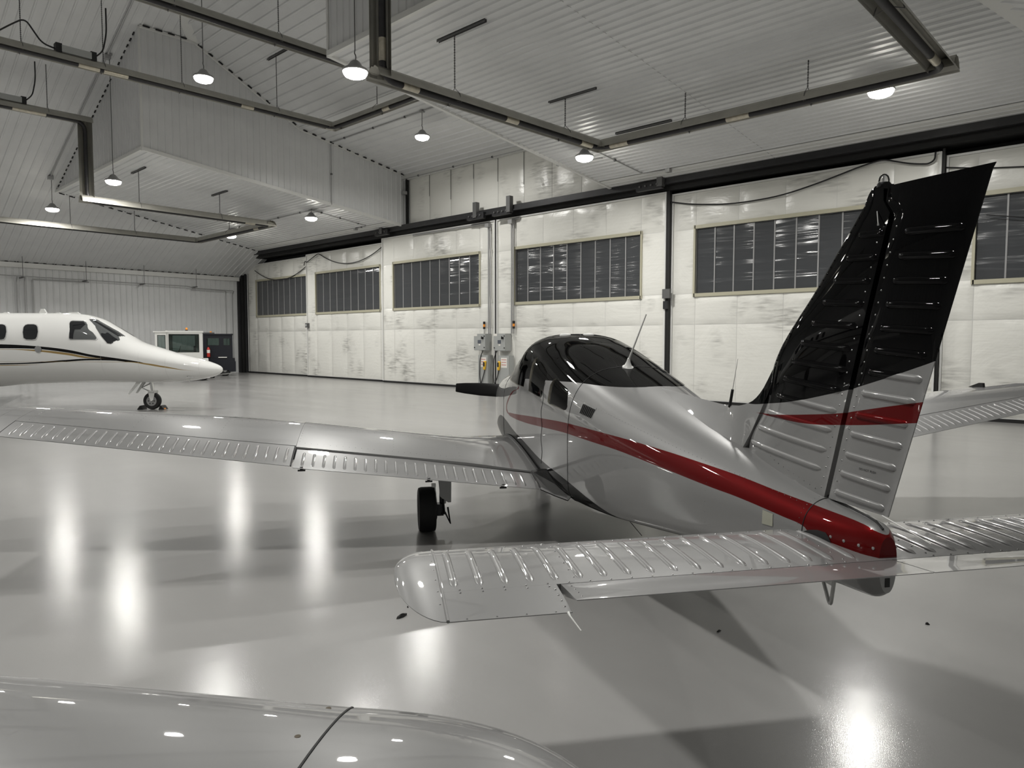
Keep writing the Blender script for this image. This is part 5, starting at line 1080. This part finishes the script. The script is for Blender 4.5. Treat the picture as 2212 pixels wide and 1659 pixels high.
#       s     top   bot   wm    hw   nu   nl
JF = [(-9.0, 2.56, 0.62, 1.70, 0.80, 2.1, 2.2), (-4.2, 2.56, 0.60, 1.70, 0.80, 2.1, 2.2), (-3.3, 2.56, 0.67, 1.70, 0.80, 2.1, 2.2), (-2.1, 2.555, 0.71, 1.68, 0.79, 2.1, 2.2), (-1.70, 2.52, 0.715, 1.66, 0.78, 2.1, 2.2), (-1.30, 2.41, 0.72, 1.62, 0.76, 2.1, 2.2), (-1.0, 2.24, 0.72, 1.58, 0.74, 2.1, 2.2),
      (-0.65, 2.02, 0.72, 1.50, 0.71, 2.2, 2.2), (-0.32, 1.82, 0.72, 1.42, 0.67, 2.2, 2.2), (0.2, 1.65, 0.72, 1.33, 0.61, 2.1, 2.2), (0.66, 1.51, 0.735, 1.25, 0.53, 2.1, 2.1), (1.1, 1.40, 0.77, 1.18, 0.44, 2.0, 2.0), (1.40, 1.32, 0.815, 1.12, 0.36, 2.0, 2.0), (1.65, 1.24, 0.875, 1.08, 0.265, 2.0, 2.0), (1.80, 1.175, 0.945, 1.065, 0.165, 2.0, 2.0), (1.86, 1.13, 0.99, 1.06, 0.10, 2.0, 2.0), (1.885, 1.075, 1.045, 1.06, 0.02, 2.0, 2.0)]
def jet_pt(s, a):
    wt, wb, wm, hw, nu, nl = pchip(JF, s); c, s_ = math.cos(a), math.sin(a); e = 2/(nu if s_ >= 0 else nl)
    return Vector((s, hw*math.copysign(abs(c)**e, c), wm+((wt-wm) if s_ >= 0 else (wm-wb))*math.copysign(abs(s_)**e, s_)))
def jet_at(s, w, off=0.0):       # flank towards the camera
    wt, wb, wm, hw, nu, nl = pchip(JF, s)
    v = hw*max(0, 1-min(1, abs(w-wm)/((wt-wm) if w >= wm else (wm-wb)))**(nu if w >= wm else nl))**(1/(nu if w >= wm else nl))
    return Vector((s, -v-off, w))
M_jet = paint('white jet paint', [
    ((0.004, 0.004, 0.004), 0, [(-10, 1.63), (-3.44, 1.632), (-2.61, 1.621), (-1.79, 1.531), (-1.13, 1.405), (-0.6, 1.321), (0.14, 1.258), (3, 1.26)], [(-10, 1.75), (-3.44, 1.735), (-2.61, 1.695), (-1.79, 1.606), (-1.12, 1.466), (-0.46, 1.367), (0.036, 1.281), (0.14, 1.258), (3, 1.26)], 'u'),
    ((0.004, 0.004, 0.004), 0, [(-10, 1.20), (-3.5, 1.217), (-2.67, 1.24), (-1.83, 1.29), (-1.14, 1.325), (-0.6, 1.316), (0.14, 1.258), (3, 1.25)], [(-10, 1.24), (-3.5, 1.250), (-2.66, 1.273), (-1.82, 1.335), (-1.135, 1.371), (-0.594, 1.36), (0.14, 1.258), (3, 1.25)], 'u'),
    ((0.36, 0.25, 0.10), 0.3, [(-10, 1.60), (-3.28, 1.60), (-2.62, 1.564), (-1.8, 1.465), (-1.13, 1.375), (-0.78, 1.378), (3, 1.38)], [(-10, 1.60), (-3.28, 1.611), (-2.61, 1.60), (-1.79, 1.523), (-1.13, 1.400), (-0.78, 1.378), (3, 1.38)], 'u'),
    ((0.36, 0.25, 0.10), 0.3, [(-10, 1.18), (-3.53, 1.183), (-2.97, 1.195), (-2.41, 1.22), (3, 1.3)], [(-10, 1.20), (-3.53, 1.202), (-2.97, 1.21), (-2.41, 1.22), (3, 1.3)], 'u'),
    ((0.36, 0.25, 0.10), 0.3, [(-10, 1.3), (-0.26, 1.276), (0.19, 1.207), (0.573, 1.135), (1.29, 1.044), (3, 1.0)], [(-10, 1.3), (-0.26, 1.287), (0.19, 1.247), (0.578, 1.175), (1.29, 1.045), (3, 1.0)], 'u')],
    U0=-10, U1=3, W0=0.3, W1=2.8, base=(0.74, 0.74, 0.72), bmet=0.0, add=0.0, rough=0.3)
jus = lin(-9.0, -4.3, 6)+lin(-4.2, 1.2, 54)+lin(1.25, 1.80, 14)+[1.82, 1.84, 1.86, 1.875, 1.885]
mb = MB(); NJ = 56; vs = [jet_pt(s, -PI/2+2*PI*k/NJ) for s in jus for k in range(NJ)]; fs = [(i*NJ+k, (i+1)*NJ+k, (i+1)*NJ+(k+1) % NJ, i*NJ+(k+1) % NJ) for i in range(len(jus)-1) for k in range(NJ)]+[tuple(range(NJ)), tuple((len(jus)-1)*NJ+k for k in range(NJ))]
mb.add(vs, fs); JB = mb.build('fuselage', M_jet, JT, smooth=True, angle=60)
M_jglass = mat('dark jet glazing', (0.012, 0.013, 0.015), 0.05, coat=1.0)
M_jglass2 = mat('grey cockpit glazing', (0.10, 0.105, 0.105), 0.05, coat=1.0)
def jpatch(name, poly, m, off=0.02, sub=9, par=None, side=1):
    mb = MB(); c = (sum(a for a, b in poly)/len(poly), sum(b for a, b in poly)/len(poly)); n = len(poly); vs = [jet_at(c[0], c[1], off)]; fs = []
    for r in range(1, sub+1):
        for a, b in poly: vs.append(jet_at(c[0]+(a-c[0])*r/sub, c[1]+(b-c[1])*r/sub, off))
    for a, b in poly: vs.append(jet_at(a, b, -0.02))
    vs = [Vector((q.x, q.y*side, q.z)) for q in vs]
    for k in range(n): fs.append((0, 1+k, 1+(k+1) % n))
    for r in range(sub):
        for k in range(n): fs.append((1+r*n+k, 1+(r+1)*n+k, 1+(r+1)*n+(k+1) % n, 1+r*n+(k+1) % n))
    mb.add(vs, fs); return mb.build(name, m, par or JT, smooth=True, angle=40)
wa = [(-2.87, 2.042), (-2.887, 2.17), (-2.865, 2.225), (-2.81, 2.246), (-2.66, 2.246), (-2.59, 2.225), (-2.545, 2.18), (-2.496, 2.057), (-2.50, 1.93), (-2.53, 1.872), (-2.61, 1.855), (-2.762, 1.862), (-2.83, 1.90)]
sc_poly = lambda P, k: [(sum(a for a, b in P)/len(P)+(a-sum(a for a, b in P)/len(P))*k, sum(b for a, b in P)/len(P)+(b-sum(b for a, b in P)/len(P))*k) for a, b in P]
M_surr = mat('light window surround', (0.5, 0.5, 0.49), 0.4)
for dx in (0, -0.80, -1.60):
    w_ = [(a+dx, b) for a, b in wa]; f_ = jpatch('cabin_window_frame', sc_poly(w_, 1.10), M_surr, 0.014); jpatch('cabin_window', w_, M_jglass, 0.020, par=f_)
sw = [(-1.692, 1.93), (-1.775, 2.28), (-1.775, 2.325), (-1.74, 2.345), (-1.50, 2.34), (-1.43, 2.31), (-1.06, 1.93), (-1.035, 1.89), (-1.06, 1.86), (-1.65, 1.863), (-1.685, 1.88)]
f_ = jpatch('side_window_frame', sc_poly(sw, 1.06), M_surr, 0.014); jpatch('side_window', sw, M_jglass2, 0.020, par=f_); jpatch('window_dark_patch', [(-1.685, 1.90), (-1.77, 2.28), (-1.765, 2.33), (-1.48, 2.325), (-1.40, 2.25), (-1.46, 2.12), (-1.62, 2.11), (-1.59, 1.88)], M_jglass, 0.025, par=f_)  # last piece: darker patch laid over part of the side pane
ws = [(-1.40, 2.375), (-1.32, 2.385), (-1.25, 2.36), (-1.095, 2.27), (-0.968, 2.195), (-0.773, 2.08), (-0.58, 1.955), (-0.575, 1.851), (-0.695, 1.767), (-0.782, 1.781), (-0.95, 1.95), (-1.086, 2.103)]
for sd in (1, -1):
    f_ = jpatch('windscreen_frame', sc_poly(ws, 1.05), M_black, 0.014, side=sd); jpatch('windscreen_pane', ws, M_jglass2, 0.020, par=f_, side=sd)
    jpatch('windscreen_dark_patch', [(-0.98, 2.02), (-0.86, 2.04), (-0.70, 1.93), (-0.585, 1.86), (-0.695, 1.772), (-0.775, 1.787), (-0.95, 1.955)], M_jglass, 0.025, par=f_, side=sd)  # dark patch put on the pane for the instruments behind the glass
    jpatch('windscreen_dark_patch', [(-1.33, 2.37), (-1.26, 2.355), (-0.80, 2.09), (-0.60, 1.965), (-0.64, 1.95), (-0.82, 2.055), (-1.26, 2.32)], M_jglass, 0.025, par=f_, side=sd)  # darker strip laid along the upper edge of the pane
jpatch('nameplate_disc', [(-2.47+0.085*math.cos(a), 1.61+0.085*math.sin(a)) for a in lin(0, 2*PI*15/16, 15)], M_rim, 0.018, 3)
for s, w0, w1 in ((-0.93, 0.85, 1.75), (-0.02, 0.95, 1.68), (0.62, 0.85, 1.45)):
    mb = MB(); mb.tube([jet_at(s, w, 0.0005) for w in lin(w0, w1, 12)], 0.0018, 4); mb.build('panel_seam', M_surr, JB)
mb = MB(); mb.tube([jet_pt(1.41, a)+Vector((0, 0, 0)) for a in lin(-PI/2, 1.5*PI, 40)], 0.0022, 4); mb.build('radome_seam', M_surr, JB)
for s, hgt, ln in ((-2.83, 0.13, 0.22), (-2.42, 0.035, 0.2), (-2.02, 0.05, 0.36), (-3.8, 0.04, 0.22)):
    z0 = pchip(JF, s)[0]-0.02; mb = MB(); mb.prism([(s-ln/2, -0.02, z0), (s+ln/2, -0.02, z0), (s+ln/2-0.08, -0.02, z0+hgt), (s-ln/2+0.06, -0.02, z0+hgt)], (0, 0.05, 0)); mb.build('blade_antenna', M_whitep, JT)
mb = MB(); mb.tube([jet_at(1.10, 0.90, -0.01), jet_at(1.10, 0.88, 0.06), jet_at(1.25, 0.87, 0.07)], 0.012, 6); mb.build('pitot_probe', M_rim, JT); mb = MB(); mb.prism([jet_at(1.02, 0.83, -0.03), jet_at(1.14, 0.84, -0.03), jet_at(1.09, 0.79, 0.02)], (0, -0.02, -0.04)); mb.build('vane_probe', M_whitep, JT)
# jet nose gear
NG = link('nose_gear', MB().tube([(-0.03, 0, 0.78), (0.02, 0, 0.42)], [0.045, 0.04], 12).mesh(), M_chrome, JT, True, 40)
Mw = Matrix.Translation((0.0, 0, 0.228)) @ Matrix.Rotation(PI/2, 4, 'X')
MB().lathe([(0.13, -0.05), (0.18, -0.07), (0.215, -0.065), (0.228, -0.035), (0.228, 0.035), (0.215, 0.065), (0.18, 0.07), (0.13, 0.05)], 36, M=Mw).build('tyre', M_tyre, NG, smooth=True, angle=50)
hb = MB().lathe([(0.03, -0.065), (0.035, -0.05), (0.10, -0.045), (0.115, -0.062), (0.135, -0.058), (0.135, 0.058), (0.03, 0.06)], 28, M=Mw).build('wheel_hub', M_rim, NG, smooth=True, angle=30)
for k in range(6):
    a = 2*PI*k/6; MB().lathe([(0.014, 0), (0.014, 0.01)], 8, M=Matrix.Translation((0.078*math.cos(a), -0.062, 0.228+0.078*math.sin(a))) @ Matrix.Rotation(PI/2, 4, 'X')).build('hub_hole', M_black, hb)
mb = MB(); mb.prism([(-0.06, -0.10, 0.46), (0.10, -0.10, 0.46), (0.06, -0.10, 0.25), (0.0, -0.10, 0.22), (-0.03, -0.10, 0.30)], (0, 0.03, 0)); mb.box((-0.07, -0.10, 0.44), (0.11, 0.10, 0.50)); mb.prism([(-0.06, 0.07, 0.46), (0.10, 0.07, 0.46), (0.06, 0.07, 0.25), (0.0, 0.07, 0.22)], (0, 0.03, 0)); mb.build('wheel_fork', M_whitep, NG)
mb = MB(); mb.tube([(-0.02, -0.03, 0.70), (-0.26, -0.03, 0.58), (-0.05, -0.03, 0.48)], 0.018, 8); mb.tube([(-0.25, -0.03, 0.60), (-0.16, -0.03, 0.72)], 0.014, 6); mb.build('scissor_link', M_rim, NG)
for sd in (-1, 1):
    mb = MB(); mb.prism([(-0.22, sd*0.16, 0.73), (-0.34, sd*0.16, 0.73), (-0.55, sd*0.20, 0.42), (-0.50, sd*0.20, 0.42)], (0, 0.015, 0)); mb.build('gear_door', M_whitep, NG)
# jet wing stub and belly fairing behind the left frame edge, main gear
mb = MB(); mb.prism([(-4.2, -0.5, 0.60), (-7.0, -0.5, 0.58), (-7.2, -5.0, 0.95), (-6.4, -5.0, 0.97)], (0, 0, 0.16)); mb.build('wing', M_whitep, JT); mb = MB(); mb.prism([(-4.2, 0.5, 0.60), (-7.0, 0.5, 0.58), (-7.2, 5.0, 0.95), (-6.4, 5.0, 0.97)], (0, 0, 0.16)); mb.build('wing', M_whitep, JT)
for sd in (-1, 1):
    MB().lathe([(0.14, -0.06), (0.24, -0.08), (0.26, -0.04), (0.26, 0.04), (0.24, 0.08), (0.14, 0.06)], 28, M=Matrix.Translation((-6.0, sd*1.9, 0.26)) @ Matrix.Rotation(PI/2, 4, 'X')).build('main_wheel', M_tyre, JT, smooth=True, angle=50); MB().tube([(-6.0, sd*1.85, 0.26), (-6.0, sd*1.75, 0.75)], 0.05, 8).build('main_strut', M_chrome, JT)
ck = None
for k, (dx, lb) in enumerate(((-0.27, 'wheel chock behind the jet nose wheel'), (0.27, 'striped wheel chock in front of the jet nose wheel'))):
    loc = JL+Vector((math.cos(JR)*dx, math.sin(JR)*dx, 0)); S = tag(empty('wheel_chock', loc, JR+(0 if k else PI)), 'black '+lb, 'chock', 'jet nose wheel chocks')
    MB().prism([(-0.06, -0.12, 0.0), (0.09, -0.12, 0.0), (0.02, -0.12, 0.10), (-0.02, -0.12, 0.11)], (0, 0.24, 0)).build('wedge', M_black, S); MB().prism([(0.084, -0.08, 0.010), (0.066, -0.08, 0.036), (0.066, 0.0, 0.036), (0.084, 0.0, 0.010)], (0.003, 0, 0.002)).build('chock_stripe', M_amber, S)

# ------------------------------------------------------------------ tugs behind the jet
M_twhite = mat('white tug enamel', (0.70, 0.70, 0.67), 0.4); M_navy = mat('navy tug enamel', (0.006, 0.007, 0.012), 0.35)
M_tglass = glass_mat('tug window glass', (0.62, 0.68, 0.66))
def wheel(par, x, y, r, w=0.18):
    Mw = Matrix.Translation((x, y, r)) @ Matrix.Rotation(PI/2, 4, 'X')
    t_ = MB().lathe([(r*0.55, -w*0.4), (r*0.85, -w*0.5), (r, -w*0.3), (r, w*0.3), (r*0.85, w*0.5), (r*0.55, w*0.4)], 28, M=Mw).build('wheel', M_tyre, par, smooth=True, angle=50)
    MB().lathe([(r*0.15, -w*0.42), (r*0.55, -w*0.38), (r*0.55, w*0.38), (r*0.15, w*0.42)], 20, M=Mw).build('wheel_hub', M_rim, t_, smooth=True, angle=40)
def framed(par, nm, o, ux, uy, n_, W_, H_, holes, m, th=0.05, gl=None):
    """flat panel W x H at o (axes ux, uy), with window holes (x0,z0,x1,z1); panes get their own mesh"""
    o, ux, uy, n_ = Vector(o), Vector(ux), Vector(uy), Vector(n_); xs = sorted(set([0, W_]+[h_[i] for h_ in holes for i in (0, 2)])); zs = sorted(set([0, H_]+[h_[i] for h_ in holes for i in (1, 3)])); mb = MB()
    for a, b in zip(xs[:-1], xs[1:]):
        for c, d in zip(zs[:-1], zs[1:]):
            if any(a >= q[0]-1e-6 and b <= q[2]+1e-6 and c >= q[1]-1e-6 and d <= q[3]+1e-6 for q in holes): continue
            mb.prism([o+ux*a+uy*c, o+ux*b+uy*c, o+ux*b+uy*d, o+ux*a+uy*d], n_*th)
    p_ = mb.build(nm, m, par)
    for q in holes:
        mb = MB(); mb.prism([o+ux*q[0]+uy*q[1]+n_*th*0.4, o+ux*q[2]+uy*q[1]+n_*th*0.4, o+ux*q[2]+uy*q[3]+n_*th*0.4, o+ux*q[0]+uy*q[3]+n_*th*0.4], n_*0.008); mb.build('window_pane', gl or M_tglass, p_)
        g_ = 0.022; mb = MB()
        for a, b, c, d in ((q[0], q[1], q[2], q[1]+g_), (q[0], q[3]-g_, q[2], q[3]), (q[0], q[1], q[0]+g_, q[3]), (q[2]-g_, q[1], q[2], q[3])): mb.prism([o+ux*a+uy*b-n_*0.006, o+ux*c+uy*b-n_*0.006, o+ux*c+uy*d-n_*0.006, o+ux*a+uy*d-n_*0.006], n_*0.03)
        mb.build('window_rubber', M_black, p_)
    return p_
X_, Z_ = (1, 0, 0), (0, 0, 1)
T1 = tag(empty('baggage_tug', (-32.75, 13.92, 0), YAW+0.42), 'white airport tug with a glazed cab behind the jet nose', 'tug')
T1.scale = (0.92, 1, 1)
framed(T1, 'cab_side', (-1.62, -0.02, 1.0), X_, Z_, (0, 1, 0), 1.62, 1.22, [(0.10, 0.30, 1.46, 1.13)], M_twhite)
framed(T1, 'cab_side', (-1.62, 1.22, 1.0), X_, Z_, (0, 1, 0), 1.62, 1.22, [(0.20, 0.35, 1.30, 1.10)], M_twhite)
framed(T1, 'cab_end', (0.0, 0.0, 1.0), (0, 1, 0), Z_, (-1, 0, 0), 1.25, 1.22, [(0.12, 0.35, 1.12, 1.12)], M_twhite)
framed(T1, 'cab_end', (-1.6, 0.0, 1.0), (0, 1, 0), Z_, (-1, 0, 0), 1.25, 1.22, [(0.12, 0.35, 1.12, 1.12)], M_twhite)
framed(T1, 'cab_door', (-2.12, -0.10, 0.9), X_, Z_, (0, 1, 0), 0.50, 1.30, [(0.10, 0.45, 0.46, 1.18)], M_twhite)
MB().box((-2.20, -0.14, 2.20), (-1.58, 1.26, 2.26)).build('door_canopy', M_twhite, T1); MB().box((-1.66, -0.05, 2.20), (0.04, 1.28, 2.28)).build('roof', M_twhite, T1)
MB().box((-2.6, 0.0, 0.35), (0.25, 1.22, 1.0)).build('body', M_twhite, T1); MB().box((-2.1, 0.2, 0.2), (-0.1, 1.0, 0.36)).build('chassis', M_black, T1)
for x in (-2.1, -0.02):
    for y in (0.12, 1.1): wheel(T1, x, y, 0.30)
st = padded('seat', M_black, T1, (-0.62, 0.45, 1.12), (0.5, 0.5, 0.16)); padded('backrest', M_black, st, (-0.36, 0.45, 1.38), (0.12, 0.5, 0.42))
B = MB().lathe([(0.06, 2.28), (0.06, 2.33)], 12, M=Matrix.Translation((-0.72, 0.4, 0))).build('beacon_base', M_black, T1); MB().lathe([(0.052, 2.33), (0.05, 2.40), (0.03, 2.43)], 12, M=Matrix.Translation((-0.72, 0.4, 0))).build('beacon_lens', M_amber, B, smooth=True)
mb = MB(); mb.tube([(-1.15, 0.5, 1.1), (-1.05, 0.5, 1.45)], 0.02, 6); mb.tube([(-1.05+0.05*math.sin(a), 0.5+0.16*math.cos(a), 1.45+0.14*math.sin(a)) for a in lin(0, 2*PI*19/20, 19)], 0.014, 6, closed=True); mb.build('steering_wheel', M_black, T1)
T2 = tag(empty('tow_tractor', (-36.25, 16.55, 0), YAW+0.38), 'dark navy tow tractor with open cab parked in the far corner', 'tug')
T2.scale = (0.92, 1, 1)
MB().box((-2.3, -0.1, 0.30), (0.52, 1.35, 0.92)).build('body', M_navy, T2); MB().box((0.20, -0.12, 0.22), (0.56, 1.36, 0.75)).build('bumper', M_navy, T2)
framed(T2, 'cab_back', (-1.08, -0.05, 0.92), X_, Z_, (0, 1, 0), 1.49, 1.22, [(0.14, 0.66, 0.80, 1.06), (1.00, 0.66, 1.40, 1.04)], M_navy)
framed(T2, 'cab_front', (-1.08, 1.25, 0.92), X_, Z_, (0, 1, 0), 1.49, 1.22, [(0.14, 0.60, 1.36, 1.10)], M_navy)
MB().box((-1.48, -0.10, 2.20), (-0.55, 1.32, 2.26)).build('rear_canopy', M_strut, T2); MB().box((-1.12, -0.10, 2.12), (0.44, 1.32, 2.19)).build('roof', M_navy, T2)
for x in (-1.40, -1.12, 0.36): MB().box((x, -0.04, 0.92), (x+0.05, 0.02, 2.2)).build('cab_post', M_navy, T2)
for x in (-0.02, -1.8):
    for y in (0.05, 1.2): wheel(T2, x, y, 0.31, 0.22)
MB().lathe([(0.08, 2.19), (0.08, 2.22), (0.05, 2.30), (0.02, 2.32)], 12, M=Matrix.Translation((-0.72, 0.2, 0))).build('beacon_lens', M_amber, T2, smooth=True)
MB().box((-0.35, -0.16, 0.95), (0.1, 0.10, 0.99)).build('hood_paper', M_paper, T2)
st = padded('seat', M_black, T2, (-0.45, 0.6, 1.05), (0.5, 0.5, 0.16))
for k, (x, z, lb) in enumerate(((-0.85, 1.0, 'red fire extinguisher with white label on the navy tractor'), (-1.32, 1.12, 'darker red fire extinguisher between the two tugs'))):
    loc = Vector((-36.25, 16.55, 0))+Matrix.Rotation(YAW+0.38, 3, 'Z') @ Vector((x*0.92, -0.20, z)); S = tag(empty('fire_extinguisher', loc, YAW), lb, 'extinguisher')
    MB().lathe([(0.075, 0.0), (0.08, 0.03), (0.08, 0.40), (0.05, 0.47), (0.025, 0.50)], 16).build('cylinder', M_red, S, smooth=True, angle=40); MB().lathe([(0.082, 0.20), (0.082, 0.36)], 16).build('paper_label', M_paper, S); MB().box((-0.05, -0.02, 0.50), (0.08, 0.02, 0.54)).build('valve_handle', M_black, S); MB().tube(rounded([(0.03, 0, 0.5), (0.11, 0, 0.45), (0.10, 0, 0.15)], 0.05), 0.012, 6).build('hose', M_black, S); MB().box((-0.06, 0.05, 0.0), (0.06, 0.14, 0.3)).build('bracket', M_black, S)
S = tag(empty('tow_bar_dolly', (-34.55, 15.1, 0), YAW), 'small twin-wheel tow bar dolly on the floor beside the tractor', 'dolly')
for y in (-0.12, 0.12): wheel(S, 0.0, y, 0.10, 0.06)
MB().tube([(0, -0.14, 0.10), (0, 0.14, 0.10)], 0.018, 6).build('axle', M_steel, S); MB().tube([(0, 0, 0.10), (0.55, 0, 0.20), (1.0, 0.05, 0.24)], 0.025, 6).build('tow_bar', M_steel, S)

# ------------------------------------------------------------------ wing of the airplane in the foreground
WJ = Vector((-1.71, 1.15, 0)); e1 = Vector((0.79, 0.613, 0)).normalized(); WR = math.atan2(e1.y, e1.x)
FG = tag(empty('parked_airplane', WJ+Vector((0, 0, 0)), WR), 'pale silver wing of a parked airplane with rounded tip, bottom left foreground', 'airplane')
M_pale = paint('pale silver paint', [], base=(0.23, 0.23, 0.228), bmet=0.42)
FZ, FT, FCH = 0.725, 0.16, 1.45
def fg_pt(s, c, up, c0=0.0, k=1.0, ch=FCH):
    t = 0.5*FT*naca(c)*1.0*k; cam_ = 0.03*math.sin(PI*c)*k; return Vector((s, -(c0+ch*c), FZ+0.02*(1-c)+cam_*1+(t if up else -t*0.8)-0.02*(1-k)-0.035*min(0, s)))
n = 30; cc_ = [1-math.cos(PI/2*k/n) for k in range(n+1)]
def fg_ring(s, c0, ch, k): return [fg_pt(s, c, True, c0, k, ch) for c in cc_]+[fg_pt(s, c, False, c0, k, ch) for c in reversed(cc_)]
def ringsurf(rings):
    mb = MB(); N = len(rings[0]); fs = [(i*N+q, i*N+(q+1) % N, (i+1)*N+(q+1) % N, (i+1)*N+q) for i in range(len(rings)-1) for q in range(N)]+[tuple(range(N)), tuple((len(rings)-1)*N+q for q in range(N))]
    mb.add([q for r in rings for q in r], fs); return mb
ringsurf([fg_ring(s, -0.03*(-s)*0.2, FCH-0.02*s*3, 1.0+0.02*(-s)) for s in (-4.9, -3, -1.5, -0.004)]).build('wing', M_pale, FG, smooth=True, angle=40)
TW = 0.80
rg = []
for i in range(22):
    x = (1-(1-i/21)**1.6)*0.998; q_ = math.sqrt(max(0, 1-x**2.4)); c0 = 0.62*(1-math.sqrt(max(0, 1-x**2.6)))
    rg.append(fg_ring(0.004+TW*x, c0, (FCH-c0)*(0.30+0.70*q_), 0.10+0.90*q_))
ringsurf(rg).build('wing_tip', M_pale, FG, smooth=True, angle=40)
mb = MB(); mb.tube([fg_pt(0.0, c, True)+Vector((0, 0, 0.0)) for c in lin(0.0, 0.98, 30)], 0.004, 5); mb.build('tip_seam', M_black, FG)
for s, c in ((-0.055, 0.06), (-0.06, 0.20)):
    q = fg_pt(s, c, True); MB().lathe([(0.008, -0.002), (0.008, 0.001)], 12, M=Matrix.Translation(q)).build('tip_screw', mat('rusty screw', (0.06, 0.045, 0.025), 0.6), FG)
# the rest of that airplane stands out of frame
bs = -5.2; FB = [(1.9, 0.30, 0.95), (1.2, 0.50, 1.0), (0.2, 0.62, 1.15), (-1.0, 0.60, 1.15), (-3.0, 0.28, 1.05), (-4.6, 0.10, 1.05)]
ringsurf([[Vector((bs+r*math.cos(2*PI*k/20), y, z+r*1.05*math.sin(2*PI*k/20))) for k in range(20)] for y, r, z in FB]).build('fuselage', M_pale, FG, smooth=True, angle=60)
for s in (-3.6, -6.8):
    MB().lathe([(0.10, -0.06), (0.18, -0.08), (0.21, -0.04), (0.21, 0.04), (0.18, 0.08), (0.10, 0.06)], 28, M=Matrix.Translation((s, -0.7, 0.21)) @ Matrix.Rotation(PI/2, 4, 'Y')).build('main_wheel', M_tyre, FG, smooth=True, angle=50); MB().tube([(s, -0.7, 0.21), (s, -0.7, 0.80)], 0.035, 8).build('gear_leg', M_steel, FG)
MB().lathe([(0.09, -0.05), (0.16, -0.06), (0.18, -0.03), (0.18, 0.03), (0.16, 0.06), (0.09, 0.05)], 28, M=Matrix.Translation((bs, 1.5, 0.18)) @ Matrix.Rotation(PI/2, 4, 'Y')).build('nose_wheel', M_tyre, FG, smooth=True, angle=50); MB().tube([(bs, 1.5, 0.18), (bs, 1.4, 0.85)], 0.03, 8).build('gear_leg', M_steel, FG)
ringsurf([[Vector((bs-s, -y, z)) for y, z in ((0.1, 0.70), (0.5, 0.80), (1.4, 0.72), (1.5, 0.70), (0.6, 0.62), (0.15, 0.62))] for s in (0.3, 5.5)]).build('far_wing', M_pale, FG)
